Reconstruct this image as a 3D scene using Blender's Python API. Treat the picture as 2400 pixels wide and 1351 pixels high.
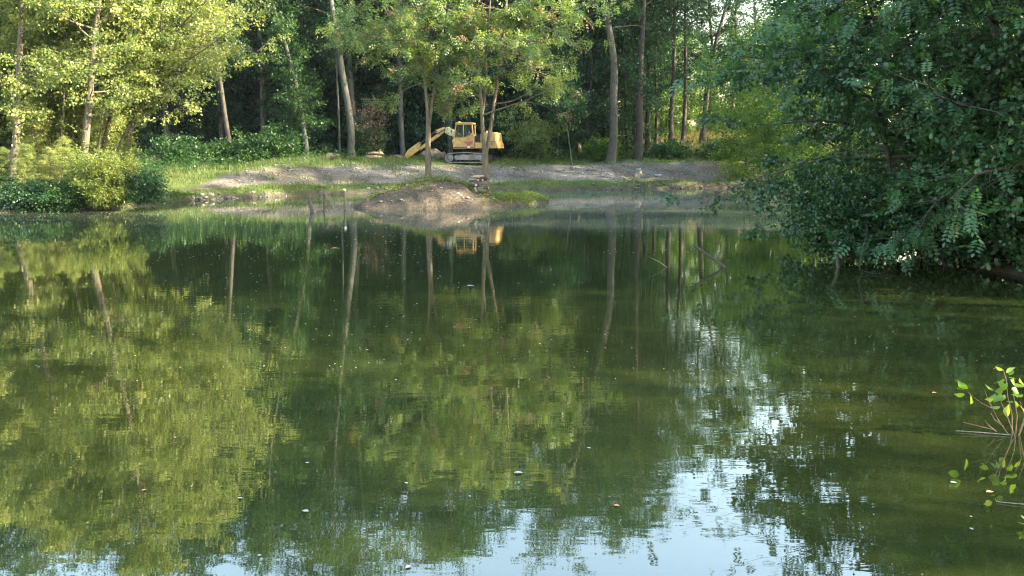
import bpy, math, random
import numpy as np
from mathutils import Vector, Matrix

# ------------------------------------------------------------------ clear
for o in list(bpy.data.objects):
    bpy.data.objects.remove(o)
scene = bpy.context.scene
col = scene.collection
R = math.radians

# ------------------------------------------------------------------ camera
CAM_H = 2.6
F_PX = 2078.0                      # focal length in photograph pixels (2400 wide)
PITCH = math.atan(310.5 / F_PX)
cam_d = bpy.data.cameras.new('camera')
cam_d.sensor_fit = 'HORIZONTAL'
cam_d.sensor_width = 36.0
cam_d.lens = F_PX * 36.0 / 2400.0
cam_d.clip_start = 0.1
cam_d.clip_end = 2000.0
cam = bpy.data.objects.new('camera', cam_d)
col.objects.link(cam)
cam.location = (0, 0, CAM_H)
cam.rotation_euler = (math.pi / 2 - PITCH, 0, 0)
scene.camera = cam

# ------------------------------------------------------------------ light
SUN_EL, SUN_AZ = R(25), R(-9)      # azimuth measured from +X towards +Y
S = Vector((math.cos(SUN_EL) * math.cos(SUN_AZ), math.cos(SUN_EL) * math.sin(SUN_AZ), math.sin(SUN_EL)))
world = bpy.data.worlds.new('World')
scene.world = world
world.use_nodes = True
wn = world.node_tree
wn.nodes.clear()
sky = wn.nodes.new('ShaderNodeTexSky')
sky.sky_type = 'NISHITA'
sky.sun_disc = False
sky.sun_elevation = SUN_EL
sky.sun_rotation = math.atan2(S.x, S.y)
sky.air_density = 1.7
sky.dust_density = 1.6
sky.ozone_density = 1.2
bg = wn.nodes.new('ShaderNodeBackground')
bg.inputs['Strength'].default_value = 0.15
wo = wn.nodes.new('ShaderNodeOutputWorld')
wn.links.new(sky.outputs[0], bg.inputs['Color'])
wn.links.new(bg.outputs[0], wo.inputs['Surface'])
sun_d = bpy.data.lights.new('sun', 'SUN')
sun_d.energy = 5.0
sun_d.angle = R(0.5)
sun_d.color = (1.0, 0.87, 0.63)
sun = bpy.data.objects.new('sun', sun_d)
col.objects.link(sun)
sun.rotation_euler = S.to_track_quat('Z', 'Y').to_euler()
sun.location = (60, 20, 60)

scene.view_settings.view_transform = 'Standard'
scene.view_settings.look = 'None'
scene.view_settings.exposure = 2.92
scene.view_settings.gamma = 1.0
scene.view_settings.use_curve_mapping = False
scene.render.engine = 'CYCLES'
cy = scene.cycles
cy.max_bounces = 7
cy.diffuse_bounces = 3
cy.glossy_bounces = 3
cy.transmission_bounces = 4
cy.transparent_max_bounces = 6
cy.volume_bounces = 0
cy.caustics_reflective = False
cy.caustics_refractive = False
cy.sample_clamp_indirect = 6.0
cy.use_denoising = True
cy.filter_width = 1.15

# ------------------------------------------------------------------ pixel helpers
cP, sP = math.cos(PITCH), math.sin(PITCH)

def ray(px, py):
    xr, yr = (px - 1200.0) / F_PX, (675.5 - py) / F_PX
    return np.array([xr, cP + sP * yr, -sP + cP * yr])

def at_y(px, py, Y):
    d = ray(px, py)
    return np.array([0, 0, CAM_H]) + d * (Y / d[1])

def at_z(px, py, z=0.0):
    d = ray(px, py)
    return np.array([0, 0, CAM_H]) + d * ((z - CAM_H) / d[2])

# ------------------------------------------------------------------ mesh helpers
def np_mesh(name, V, Q=None, T=None, smooth=False, tint=None):
    V = np.asarray(V, dtype=np.float32)
    me = bpy.data.meshes.new(name)
    nq = 0 if Q is None else len(Q)
    nt = 0 if T is None else len(T)
    me.vertices.add(len(V))
    me.vertices.foreach_set('co', V.ravel())
    loops = []
    if nq: loops.append(np.asarray(Q, dtype=np.int32).ravel())
    if nt: loops.append(np.asarray(T, dtype=np.int32).ravel())
    L = np.concatenate(loops)
    me.loops.add(len(L))
    me.loops.foreach_set('vertex_index', L)
    start = np.concatenate([np.arange(nq, dtype=np.int32) * 4, nq * 4 + np.arange(nt, dtype=np.int32) * 3])
    tot = np.concatenate([np.full(nq, 4, np.int32), np.full(nt, 3, np.int32)])
    me.polygons.add(nq + nt)
    me.polygons.foreach_set('loop_start', start)
    me.polygons.foreach_set('loop_total', tot)
    if smooth:
        me.polygons.foreach_set('use_smooth', np.ones(nq + nt, dtype=bool))
    if tint is not None:
        a = me.attributes.new('tint', 'FLOAT', 'POINT')
        a.data.foreach_set('value', np.asarray(tint, dtype=np.float32))
    me.update(calc_edges=True)
    return me

def link(name, me, mat=None, parent=None):
    o = bpy.data.objects.new(name, me)
    col.objects.link(o)
    if mat is not None and me is not None and not len(me.materials):
        me.materials.append(mat)
    if parent is not None:
        o.parent = parent
    return o

def tag(o, label=None, cat=None, group=None, kind=None):
    if label: o['label'] = label
    if cat: o['category'] = cat
    if group: o['group'] = group
    if kind: o['kind'] = kind
    return o

def empty(name, loc=(0, 0, 0), rz=0.0):
    o = bpy.data.objects.new(name, None)
    o.empty_display_size = 0.3
    col.objects.link(o)
    o.location = loc
    o.rotation_euler = (0, 0, rz)
    return o

def copy_thing(o, parent=None):
    c = o.copy()
    col.objects.link(c)
    c.parent = parent
    for ch in list(o.children):
        copy_thing(ch, c)
    return c

class MB:
    """collects boxes, prisms, bars and builds one mesh object"""
    def __init__(s): s.v, s.f = [], []
    def add(s, v, f):
        b = len(s.v)
        s.v += [tuple(p) for p in v]
        s.f += [tuple(i + b for i in q) for q in f]
        return s
    def prism(s, poly, y0, y1):           # poly of (x, z), extruded along y
        n = len(poly)
        v = [(x, y0, z) for x, z in poly] + [(x, y1, z) for x, z in poly]
        f = [tuple(range(n)), tuple(range(2 * n - 1, n - 1, -1))]
        f += [(i, i + n, (i + 1) % n + n, (i + 1) % n) for i in range(n)]
        return s.add(v, f)
    def ring(s, outer, inner, y0, y1):    # closed band between two outlines of equal count
        n = len(outer)
        v = [(x, y, z) for y in (y0, y1) for pl in (outer, inner) for x, z in pl]
        f = []
        for i in range(n):
            j = (i + 1) % n
            f += [(i, j, n + j, n + i), (2 * n + i, 3 * n + i, 3 * n + j, 2 * n + j),
                  (i, 2 * n + i, 2 * n + j, j), (n + i, n + j, 3 * n + j, 3 * n + i)]
        return s.add(v, f)
    def box(s, a, b):
        (x0, y0, z0), (x1, y1, z1) = a, b
        return s.prism([(x0, z0), (x1, z0), (x1, z1), (x0, z1)], y0, y1)
    def tube(s, pts, rad, n=8, cap=True):
        V, Q = tube_np(np.array(pts, float), np.array(rad, float) if hasattr(rad, '__len__') else np.full(len(pts), rad), n)
        b = len(s.v)
        s.v += [tuple(p) for p in V]
        s.f += [tuple(int(i) + b for i in q) for q in Q]
        if cap:
            m = len(pts)
            s.f += [tuple(b + i for i in range(n - 1, -1, -1)), tuple(b + (m - 1) * n + i for i in range(n))]
        return s
    def build(s, name, mat, parent=None, bevel=0.0, smooth=False):
        me = bpy.data.meshes.new(name)
        me.from_pydata(s.v, [], s.f)
        me.update()
        o = link(name, me, mat, parent)
        if smooth:
            me.polygons.foreach_set('use_smooth', np.ones(len(me.polygons), dtype=bool))
        if bevel:
            m = o.modifiers.new('bevel', 'BEVEL')
            m.width = bevel
            m.segments = 2
            m.limit_method = 'ANGLE'
        return o

def tube_np(P, rad, n=6):
    m = len(P)
    T = np.gradient(P, axis=0)
    T /= np.linalg.norm(T, axis=1, keepdims=True) + 1e-9
    avg = T.mean(axis=0)
    ref = np.array([1.0, 0, 0]) if abs(avg[0]) < 0.7 * np.linalg.norm(avg) + 1e-9 else np.array([0, 1.0, 0])
    if abs(avg[2]) < 0.5 * np.linalg.norm(avg): ref = np.array([0, 0, 1.0])
    A = np.cross(T, ref); A /= np.linalg.norm(A, axis=1, keepdims=True) + 1e-9
    B = np.cross(T, A)
    a = np.arange(n) * 2 * math.pi / n
    V = P[:, None, :] + rad[:, None, None] * (np.cos(a)[None, :, None] * A[:, None, :] + np.sin(a)[None, :, None] * B[:, None, :])
    i, j = np.meshgrid(np.arange(m - 1), np.arange(n), indexing='ij')
    j2 = (j + 1) % n
    Q = np.stack([i * n + j, i * n + j2, (i + 1) * n + j2, (i + 1) * n + j], axis=-1).reshape(-1, 4)
    return V.reshape(-1, 3), Q

# ------------------------------------------------------------------ materials
def new_mat(name):
    m = bpy.data.materials.new(name)
    m.use_nodes = True
    nt = m.node_tree
    nt.nodes.clear()
    out = nt.nodes.new('ShaderNodeOutputMaterial')
    return m, nt, out

def ramp(nt, stops, fac=None):
    r = nt.nodes.new('ShaderNodeValToRGB')
    e = r.color_ramp.elements
    while len(e) < len(stops): e.new(0.5)
    for k, (p, c) in zip(e, stops):
        k.position = p
        k.color = (*c, 1)
    if fac is not None: nt.links.new(fac, r.inputs[0])
    return r

def noise(nt, scale, detail=3.0, rough=0.55, coord=None, mapping=None, dist=0.0):
    n = nt.nodes.new('ShaderNodeTexNoise')
    n.inputs['Scale'].default_value = scale
    n.inputs['Detail'].default_value = detail
    n.inputs['Roughness'].default_value = rough
    n.inputs['Distortion'].default_value = dist
    if coord is not None:
        if mapping is not None:
            mp = nt.nodes.new('ShaderNodeMapping')
            mp.inputs['Scale'].default_value = mapping
            nt.links.new(coord, mp.inputs[0])
            coord = mp.outputs[0]
        nt.links.new(coord, n.inputs['Vector'])
    return n

def math_node(nt, op, a, b=None, c=None, clamp=False):
    n = nt.nodes.new('ShaderNodeMath')
    n.operation = op
    n.use_clamp = clamp
    for i, v in enumerate((a, b, c)):
        if v is None: continue
        if isinstance(v, (int, float)): n.inputs[i].default_value = v
        else: nt.links.new(v, n.inputs[i])
    return n.outputs[0]

def mixcol(nt, fac, a, b, mode='MIX'):
    n = nt.nodes.new('ShaderNodeMix')
    n.data_type = 'RGBA'
    n.blend_type = mode
    for s_, v in ((n.inputs['Factor'], fac), (n.inputs['A'], a), (n.inputs['B'], b)):
        if isinstance(v, (int, float)): s_.default_value = v
        elif isinstance(v, tuple): s_.default_value = (*v, 1)
        else: nt.links.new(v, s_)
    return n.outputs['Result']

def leaf_mat(name, stops, trans=0.42, rough=0.45, spec=0.35, tcol=(1.25, 1.35, 0.55), vary=0.25):
    m, nt, out = new_mat(name)
    at = nt.nodes.new('ShaderNodeAttribute'); at.attribute_name = 'tint'
    oi = nt.nodes.new('ShaderNodeObjectInfo')
    f = math_node(nt, 'MULTIPLY_ADD', oi.outputs['Random'], vary, at.outputs['Fac'])
    f = math_node(nt, 'SUBTRACT', f, vary * 0.5, clamp=True)
    rp = ramp(nt, stops, f)
    p = nt.nodes.new('ShaderNodeBsdfPrincipled')
    p.inputs['Roughness'].default_value = rough
    p.inputs['Specular IOR Level'].default_value = spec
    nt.links.new(rp.outputs[0], p.inputs['Base Color'])
    t = nt.nodes.new('ShaderNodeBsdfTranslucent')
    nt.links.new(mixcol(nt, 1.0, rp.outputs[0], tcol, 'MULTIPLY'), t.inputs['Color'])
    mx = nt.nodes.new('ShaderNodeMixShader')
    mx.inputs[0].default_value = trans
    nt.links.new(p.outputs[0], mx.inputs[1]); nt.links.new(t.outputs[0], mx.inputs[2])
    nt.links.new(mx.outputs[0], out.inputs['Surface'])
    return m

def rough_mat(name, c1, c2, scale=6.0, rough=0.85, bump=0.02, mapping=(1, 1, 1), c3=None, scale3=1.5, metallic=0.0, spec=0.3, lo=0.35, hi=0.65):
    m, nt, out = new_mat(name)
    tc = nt.nodes.new('ShaderNodeTexCoord')
    n1 = noise(nt, scale, 6, 0.6, tc.outputs['Object'], mapping)
    c = ramp(nt, [(lo, c1), (hi, c2)], n1.outputs['Fac']).outputs[0]
    if c3 is not None:
        n3 = noise(nt, scale3, 4, 0.6, tc.outputs['Object'])
        msk = ramp(nt, [(0.52, (0, 0, 0)), (0.68, (1, 1, 1))], n3.outputs['Fac'])
        c = mixcol(nt, msk.outputs[0], c, c3)
    p = nt.nodes.new('ShaderNodeBsdfPrincipled')
    p.inputs['Roughness'].default_value = rough
    p.inputs['Metallic'].default_value = metallic
    p.inputs['Specular IOR Level'].default_value = spec
    nt.links.new(c, p.inputs['Base Color'])
    if bump:
        b = nt.nodes.new('ShaderNodeBump')
        b.inputs['Strength'].default_value = 0.8
        b.inputs['Distance'].default_value = bump
        nt.links.new(n1.outputs['Fac'], b.inputs['Height'])
        nt.links.new(b.outputs[0], p.inputs['Normal'])
    nt.links.new(p.outputs[0], out.inputs['Surface'])
    return m

M = {}
M['alder_leaf'] = leaf_mat('alder_leaf', [(0.0, (0.1, 0.145, 0.045)), (0.5, (0.23, 0.265, 0.085)), (0.85, (0.34, 0.345, 0.12)), (1.0, (0.36, 0.32, 0.12))], 0.48, spec=0.5)
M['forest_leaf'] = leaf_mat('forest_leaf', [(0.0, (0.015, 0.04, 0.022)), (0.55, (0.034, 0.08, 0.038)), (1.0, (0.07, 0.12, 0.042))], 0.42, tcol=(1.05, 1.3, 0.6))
M['locust_leaf'] = leaf_mat('locust_leaf', [(0.0, (0.08, 0.13, 0.055)), (0.5, (0.15, 0.21, 0.075)), (0.86, (0.24, 0.27, 0.085)), (0.93, (0.2, 0.14, 0.08)), (1.0, (0.24, 0.14, 0.09))], 0.42, vary=0.05)
M['near_locust_leaf'] = leaf_mat('near_locust_leaf', [(0.0, (0.024, 0.064, 0.028)), (0.6, (0.054, 0.122, 0.05)), (0.97, (0.11, 0.185, 0.07)), (1.0, (0.25, 0.19, 0.03))], 0.33, vary=0.1)
M['near_leaf'] = leaf_mat('near_leaf', [(0.0, (0.018, 0.05, 0.02)), (0.6, (0.042, 0.1, 0.035)), (0.965, (0.085, 0.15, 0.05)), (0.985, (0.28, 0.15, 0.03)), (1.0, (0.3, 0.09, 0.02))], 0.35, rough=0.35, spec=0.5, vary=0.05)
M['lime_leaf'] = leaf_mat('lime_leaf', [(0.0, (0.06, 0.12, 0.03)), (0.6, (0.12, 0.2, 0.045)), (1.0, (0.21, 0.26, 0.06))], 0.52)
M['willow_leaf'] = leaf_mat('willow_leaf', [(0.0, (0.08, 0.13, 0.03)), (0.6, (0.16, 0.2, 0.05)), (1.0, (0.26, 0.25, 0.07))], 0.42)
M['withered_leaf'] = leaf_mat('withered_leaf', [(0.0, (0.07, 0.05, 0.04)), (0.6, (0.15, 0.105, 0.08)), (1.0, (0.24, 0.165, 0.12))], 0.25)
M['herb_leaf'] = leaf_mat('herb_leaf', [(0.0, (0.022, 0.058, 0.022)), (0.6, (0.042, 0.098, 0.032)), (1.0, (0.085, 0.14, 0.04))], 0.4)
M['weed_leaf'] = leaf_mat('weed_leaf', [(0.0, (0.09, 0.14, 0.03)), (0.5, (0.17, 0.22, 0.04)), (1.0, (0.3, 0.3, 0.05))], 0.4)
M['grass_blade'] = leaf_mat('grass_blade', [(0.0, (0.045, 0.08, 0.022)), (0.55, (0.085, 0.125, 0.032)), (0.85, (0.16, 0.155, 0.055)), (1.0, (0.27, 0.21, 0.11))], 0.35, vary=0.0)
M['dry_grass'] = leaf_mat('dry_grass', [(0.0, (0.2, 0.16, 0.06)), (0.6, (0.34, 0.25, 0.11)), (1.0, (0.45, 0.33, 0.16))], 0.35, vary=0.0)
M['sprig_leaf'] = leaf_mat('sprig_leaf', [(0.0, (0.1, 0.19, 0.03)), (0.6, (0.18, 0.28, 0.04)), (1.0, (0.32, 0.36, 0.08))], 0.5, rough=0.35, spec=0.5, vary=0.9)
M['bark_grey'] = rough_mat('bark_grey', (0.045, 0.038, 0.031), (0.11, 0.092, 0.072), 5.0, 0.9, 0.03, (2.5, 2.5, 0.5), c3=(0.1, 0.12, 0.06), scale3=0.9)
M['bark_alder'] = rough_mat('bark_alder', (0.07, 0.056, 0.044), (0.165, 0.135, 0.1), 5.0, 0.9, 0.03, (2.5, 2.5, 0.5), c3=(0.09, 0.1, 0.05), scale3=0.9)
M['bark_pale'] = rough_mat('bark_pale', (0.045, 0.044, 0.038), (0.1, 0.096, 0.082), 5.0, 0.9, 0.025, (2.5, 2.5, 0.5), c3=(0.1, 0.1, 0.06), scale3=0.8)
M['bark_dark'] = rough_mat('bark_dark', (0.035, 0.03, 0.026), (0.085, 0.07, 0.055), 5.0, 0.9, 0.03, (2.5, 2.5, 0.5))
M['bark_locust'] = rough_mat('bark_locust', (0.085, 0.066, 0.05), (0.19, 0.145, 0.105), 6.0, 0.9, 0.03, (3, 3, 0.4), c3=(0.13, 0.15, 0.08), scale3=1.2)
M['stone'] = rough_mat('stone', (0.1, 0.092, 0.082), (0.21, 0.195, 0.175), 2.2, 0.85, 0.01)
M['stone_pale'] = rough_mat('stone_pale', (0.17, 0.158, 0.142), (0.3, 0.28, 0.255), 3.0, 0.85, 0.01)
M['stone_brown'] = rough_mat('stone_brown', (0.14, 0.1, 0.075), (0.27, 0.2, 0.15), 2.5, 0.9, 0.02)
M['yellow_paint'] = rough_mat('yellow_paint', (0.4, 0.235, 0.075), (0.58, 0.355, 0.12), 3.5, 0.55, 0.0, c3=(0.25, 0.155, 0.07), scale3=1.9, spec=0.4)
M['cream_paint'] = rough_mat('cream_paint', (0.5, 0.44, 0.2), (0.58, 0.54, 0.33), 2.0, 0.5, 0.0, c3=(0.45, 0.36, 0.13), scale3=1.5, spec=0.4)
M['red_paint'] = rough_mat('red_paint', (0.33, 0.06, 0.06), (0.42, 0.1, 0.09), 5.0, 0.6, 0.0)
M['faded_decal'] = rough_mat('faded_decal', (0.3, 0.19, 0.08), (0.4, 0.26, 0.11), 9.0, 0.7, 0.0)
M['grey_steel'] = rough_mat('grey_steel', (0.17, 0.155, 0.14), (0.29, 0.27, 0.25), 3.0, 0.65, 0.004, c3=(0.16, 0.12, 0.09), scale3=2.0)
M['dark_steel'] = rough_mat('dark_steel', (0.02, 0.02, 0.022), (0.05, 0.045, 0.042), 5.0, 0.6, 0.004)
M['rust'] = rough_mat('rust', (0.12, 0.075, 0.05), (0.24, 0.155, 0.1), 4.0, 0.85, 0.006, c3=(0.15, 0.14, 0.13), scale3=1.2)
M['white_paint'] = rough_mat('white_paint', (0.55, 0.54, 0.5), (0.72, 0.71, 0.68), 5.0, 0.6, 0.0)
M['blue_cloth'] = rough_mat('blue_cloth', (0.25, 0.36, 0.6), (0.4, 0.52, 0.75), 5.0, 0.8, 0.0)
M['pale_blue'] = rough_mat('pale_blue', (0.45, 0.6, 0.68), (0.6, 0.74, 0.8), 5.0, 0.5, 0.0)
M['cut_wood'] = rough_mat('cut_wood', (0.36, 0.25, 0.15), (0.55, 0.41, 0.27), 7.0, 0.8, 0.003)
M['dead_wood'] = rough_mat('dead_wood', (0.13, 0.11, 0.09), (0.26, 0.23, 0.19), 8.0, 0.85, 0.008, (3, 3, 0.6))
M['wet_wood'] = rough_mat('wet_wood', (0.035, 0.03, 0.024), (0.09, 0.075, 0.06), 8.0, 0.6, 0.008, (3, 3, 0.6))
M['post_white'] = rough_mat('post_white', (0.03, 0.028, 0.026), (0.085, 0.08, 0.075), 9.0, 0.8, 0.004, (1, 1, 2.5))
M['stem_red'] = rough_mat('stem_red', (0.14, 0.09, 0.06), (0.25, 0.16, 0.1), 30.0, 0.6, 0.0)
M['litter_pale'] = rough_mat('litter_pale', (0.42, 0.38, 0.3), (0.6, 0.57, 0.5), 0.8, 0.7, 0.0)
M['leaf_white'] = rough_mat('leaf_white', (0.22, 0.22, 0.2), (0.36, 0.36, 0.34), 20.0, 0.6, 0.0)
M['leaf_orange'] = rough_mat('leaf_orange', (0.42, 0.17, 0.08), (0.55, 0.3, 0.17), 20.0, 0.6, 0.0)

def glass_mat():
    m, nt, out = new_mat('cab_glass')
    p = nt.nodes.new('ShaderNodeBsdfPrincipled')
    p.inputs['Base Color'].default_value = (0.75, 0.85, 0.85, 1)
    p.inputs['Roughness'].default_value = 0.03
    p.inputs['IOR'].default_value = 1.45
    tr = nt.nodes.new('ShaderNodeBsdfTransparent')
    tr.inputs['Color'].default_value = (0.72, 0.8, 0.78, 1)
    mx = nt.nodes.new('ShaderNodeMixShader')
    mx.inputs[0].default_value = 0.82
    p.inputs['Base Color'].default_value = (0.05, 0.08, 0.08, 1)
    nt.links.new(p.outputs[0], mx.inputs[1]); nt.links.new(tr.outputs[0], mx.inputs[2])
    nt.links.new(mx.outputs[0], out.inputs['Surface'])
    return m
M['glass'] = glass_mat()

def water_mat():
    m, nt, out = new_mat('pond_water')
    g = nt.nodes.new('ShaderNodeNewGeometry')
    pos = g.outputs['Position']
    p = nt.nodes.new('ShaderNodeBsdfPrincipled')
    n0 = noise(nt, 0.12, 3, 0.5, pos)
    base = ramp(nt, [(0.35, (0.014, 0.022, 0.007)), (0.65, (0.025, 0.029, 0.007))], n0.outputs['Fac'])
    nt.links.new(base.outputs[0], p.inputs['Base Color'])
    p.inputs['Roughness'].default_value = 0.015
    p.inputs['IOR'].default_value = 2.35
    # ripples: long crests across the view, calm and ruffled patches
    r1 = noise(nt, 1.0, 2, 0.5, pos, (0.9, 3.4, 1.0), 0.3)
    r2 = noise(nt, 1.0, 2, 0.5, pos, (3.5, 9.5, 1.0), 0.2)
    r3 = noise(nt, 1.0, 1, 0.5, pos, (0.25, 0.7, 1.0), 0.4)
    patch = noise(nt, 1.0, 3, 0.55, pos, (0.035, 0.12, 1.0))
    pm = ramp(nt, [(0.38, (0.25, 0.25, 0.25)), (0.62, (1, 1, 1))], patch.outputs['Fac'])
    h = math_node(nt, 'MULTIPLY', r1.outputs['Fac'], 0.0016)
    h = math_node(nt, 'MULTIPLY_ADD', r2.outputs['Fac'], 0.0006, h)
    h = math_node(nt, 'MULTIPLY', h, pm.outputs[0])
    h = math_node(nt, 'MULTIPLY_ADD', r3.outputs['Fac'], 0.0011, h)
    b = nt.nodes.new('ShaderNodeBump')
    b.inputs['Strength'].default_value = 1.0
    b.inputs['Distance'].default_value = 1.0
    nt.links.new(h, b.inputs['Height'])
    nt.links.new(b.outputs[0], p.inputs['Normal'])
    # low mist painted into the water colour of the far half, with pollen dust
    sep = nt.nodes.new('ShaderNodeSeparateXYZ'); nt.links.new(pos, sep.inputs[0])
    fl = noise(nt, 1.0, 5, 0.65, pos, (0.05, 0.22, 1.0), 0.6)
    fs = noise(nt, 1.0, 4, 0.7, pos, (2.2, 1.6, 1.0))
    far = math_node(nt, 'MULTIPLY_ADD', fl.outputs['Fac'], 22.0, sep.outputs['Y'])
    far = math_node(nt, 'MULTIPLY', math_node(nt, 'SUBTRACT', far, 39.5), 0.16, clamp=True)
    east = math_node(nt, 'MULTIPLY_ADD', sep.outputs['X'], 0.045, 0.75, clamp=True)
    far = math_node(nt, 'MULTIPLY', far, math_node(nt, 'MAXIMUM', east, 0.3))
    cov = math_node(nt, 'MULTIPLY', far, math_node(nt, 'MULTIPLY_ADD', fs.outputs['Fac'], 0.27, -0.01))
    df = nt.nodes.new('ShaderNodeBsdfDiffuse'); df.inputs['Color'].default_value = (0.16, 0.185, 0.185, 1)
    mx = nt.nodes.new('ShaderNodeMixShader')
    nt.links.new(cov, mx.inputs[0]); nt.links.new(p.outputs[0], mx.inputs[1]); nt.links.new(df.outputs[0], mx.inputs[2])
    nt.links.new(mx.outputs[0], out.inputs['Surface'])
    return m
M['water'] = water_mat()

def ground_mat(name='ground_soil', grav_stops=None):
    m, nt, out = new_mat(name)
    g = nt.nodes.new('ShaderNodeNewGeometry')
    pos = g.outputs['Position']
    a1 = nt.nodes.new('ShaderNodeAttribute'); a1.attribute_name = 'grassy'
    a2 = nt.nodes.new('ShaderNodeAttribute'); a2.attribute_name = 'woody'
    nb = noise(nt, 0.8, 6, 0.65, pos)
    nf = noise(nt, 9.0, 5, 0.7, pos)
    vo = nt.nodes.new('ShaderNodeTexVoronoi'); vo.inputs['Scale'].default_value = 7.0
    nt.links.new(pos, vo.inputs['Vector'])
    grav = ramp(nt, grav_stops or [(0.3, (0.085, 0.073, 0.061)), (0.5, (0.15, 0.132, 0.112)), (0.72, (0.25, 0.223, 0.192))], nf.outputs['Fac'])
    grav = mixcol(nt, 0.45, grav.outputs[0], vo.outputs['Distance'], 'SOFT_LIGHT')
    nv = noise(nt, 0.35, 4, 0.6, pos)
    pv_ = ramp(nt, [(0.42, (0, 0, 0)), (0.62, (1, 1, 1))], nv.outputs['Fac'])
    earth = ramp(nt, [(0.3, (0.05, 0.039, 0.029)), (0.7, (0.12, 0.095, 0.07))], nf.outputs['Fac'])
    grav = mixcol(nt, math_node(nt, 'MULTIPLY', pv_.outputs[0], 0.75), grav, earth.outputs[0])
    grass = ramp(nt, [(0.3, (0.05, 0.075, 0.022)), (0.6, (0.1, 0.13, 0.035)), (0.8, (0.17, 0.15, 0.07))], nf.outputs['Fac'])
    wood = ramp(nt, [(0.35, (0.03, 0.032, 0.017)), (0.7, (0.075, 0.06, 0.035))], nf.outputs['Fac'])
    gm = math_node(nt, 'ADD', a1.outputs['Fac'], nb.outputs['Fac'])
    gm = math_node(nt, 'SUBTRACT', gm, 0.5)
    gm = ramp(nt, [(0.38, (0, 0, 0)), (0.6, (1, 1, 1))], gm)
    c = mixcol(nt, gm.outputs[0], grav, grass.outputs[0])
    c = mixcol(nt, a2.outputs['Fac'], c, wood.outputs[0])
    p = nt.nodes.new('ShaderNodeBsdfPrincipled')
    p.inputs['Roughness'].default_value = 0.95
    p.inputs['Specular IOR Level'].default_value = 0.15
    nt.links.new(c, p.inputs['Base Color'])
    b = nt.nodes.new('ShaderNodeBump')
    b.inputs['Strength'].default_value = 1.0
    b.inputs['Distance'].default_value = 0.06
    nt.links.new(nf.outputs['Fac'], b.inputs['Height'])
    nt.links.new(b.outputs[0], p.inputs['Normal'])
    nt.links.new(p.outputs[0], out.inputs['Surface'])
    return m
M['ground'] = ground_mat()
M['island_soil'] = ground_mat('island_soil', [(0.3, (0.04, 0.031, 0.024)), (0.5, (0.075, 0.06, 0.046)), (0.72, (0.13, 0.108, 0.085))])

# ------------------------------------------------------------------ terrain
_rs = np.random.RandomState(3)
_W = [( _rs.uniform(-1, 1, 2) * f, _rs.uniform(0, 6.28), a) for f, a in [(0.15, 1), (0.3, .8), (0.6, .5), (1.2, .35), (2.3, .25), (4.5, .14)] for _ in range(4)]
def wob(x, y, k=1.0):
    s = 0
    for w, ph, a in _W:
        s = s + a * np.sin(k * (w[0] * x + w[1] * y) * 2.2 + ph)
    return s / 6.0

def smooth(a, b, x):
    t = np.clip((x - a) / (b - a), 0, 1)
    return t * t * (3 - 2 * t)

shore_px = [(-60, 501), (70, 498), (170, 496), (280, 490), (345, 479), (450, 470), (560, 465), (700, 460), (830, 455), (1000, 451), (1200, 448),
            (1400, 446), (1600, 443), (1850, 440), (2050, 440)]
SH = [at_z(px, py)[:2] for px, py in shore_px]
SH += [np.array(p) for p in [(36, 68), (36, 60), (27, 50), (17, 36), (12.2, 27), (10.6, 20.6), (10.9, 18.6), (12.6, 16.4), (12.5, 12), (10.5, 8), (8.2, 4.6), (4, 3.2), (0, 3.0), (-6, 2.6), (-16, 4), (-30, 8), (-42, 18), (-44, 32), (-36, 40)]]
SH = np.array(SH)
# densify with a small jitter
_p = []
for i in range(len(SH)):
    a, b = SH[i], SH[(i + 1) % len(SH)]
    n = max(1, int(np.linalg.norm(b - a) / 0.9))
    for k in range(n):
        q = a + (b - a) * k / n
        _p.append(q + 0.28 * np.array([wob(q[0] * 2.1, q[1] * 2.1), wob(q[0] * 2.3 + 40, q[1] * 1.9 - 7)]))
SH = np.array(_p)

def shore_dist(x, y):
    """signed distance, positive on land"""
    x = np.asarray(x, float).ravel(); y = np.asarray(y, float).ravel()
    d2 = np.full(x.shape, 1e9)
    inside = np.zeros(x.shape, bool)
    for i in range(len(SH)):
        ax, ay = SH[i]; bx, by = SH[(i + 1) % len(SH)]
        ex, ey = bx - ax, by - ay
        t = np.clip(((x - ax) * ex + (y - ay) * ey) / (ex * ex + ey * ey + 1e-12), 0, 1)
        d2 = np.minimum(d2, (x - ax - t * ex) ** 2 + (y - ay - t * ey) ** 2)
        c = ((ay > y) != (by > y))
        if ey != 0:
            inside ^= c & (x < (bx - ax) * (y - ay) / ey + ax)
    d = np.sqrt(d2)
    return np.where(inside, -d, d)

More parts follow.
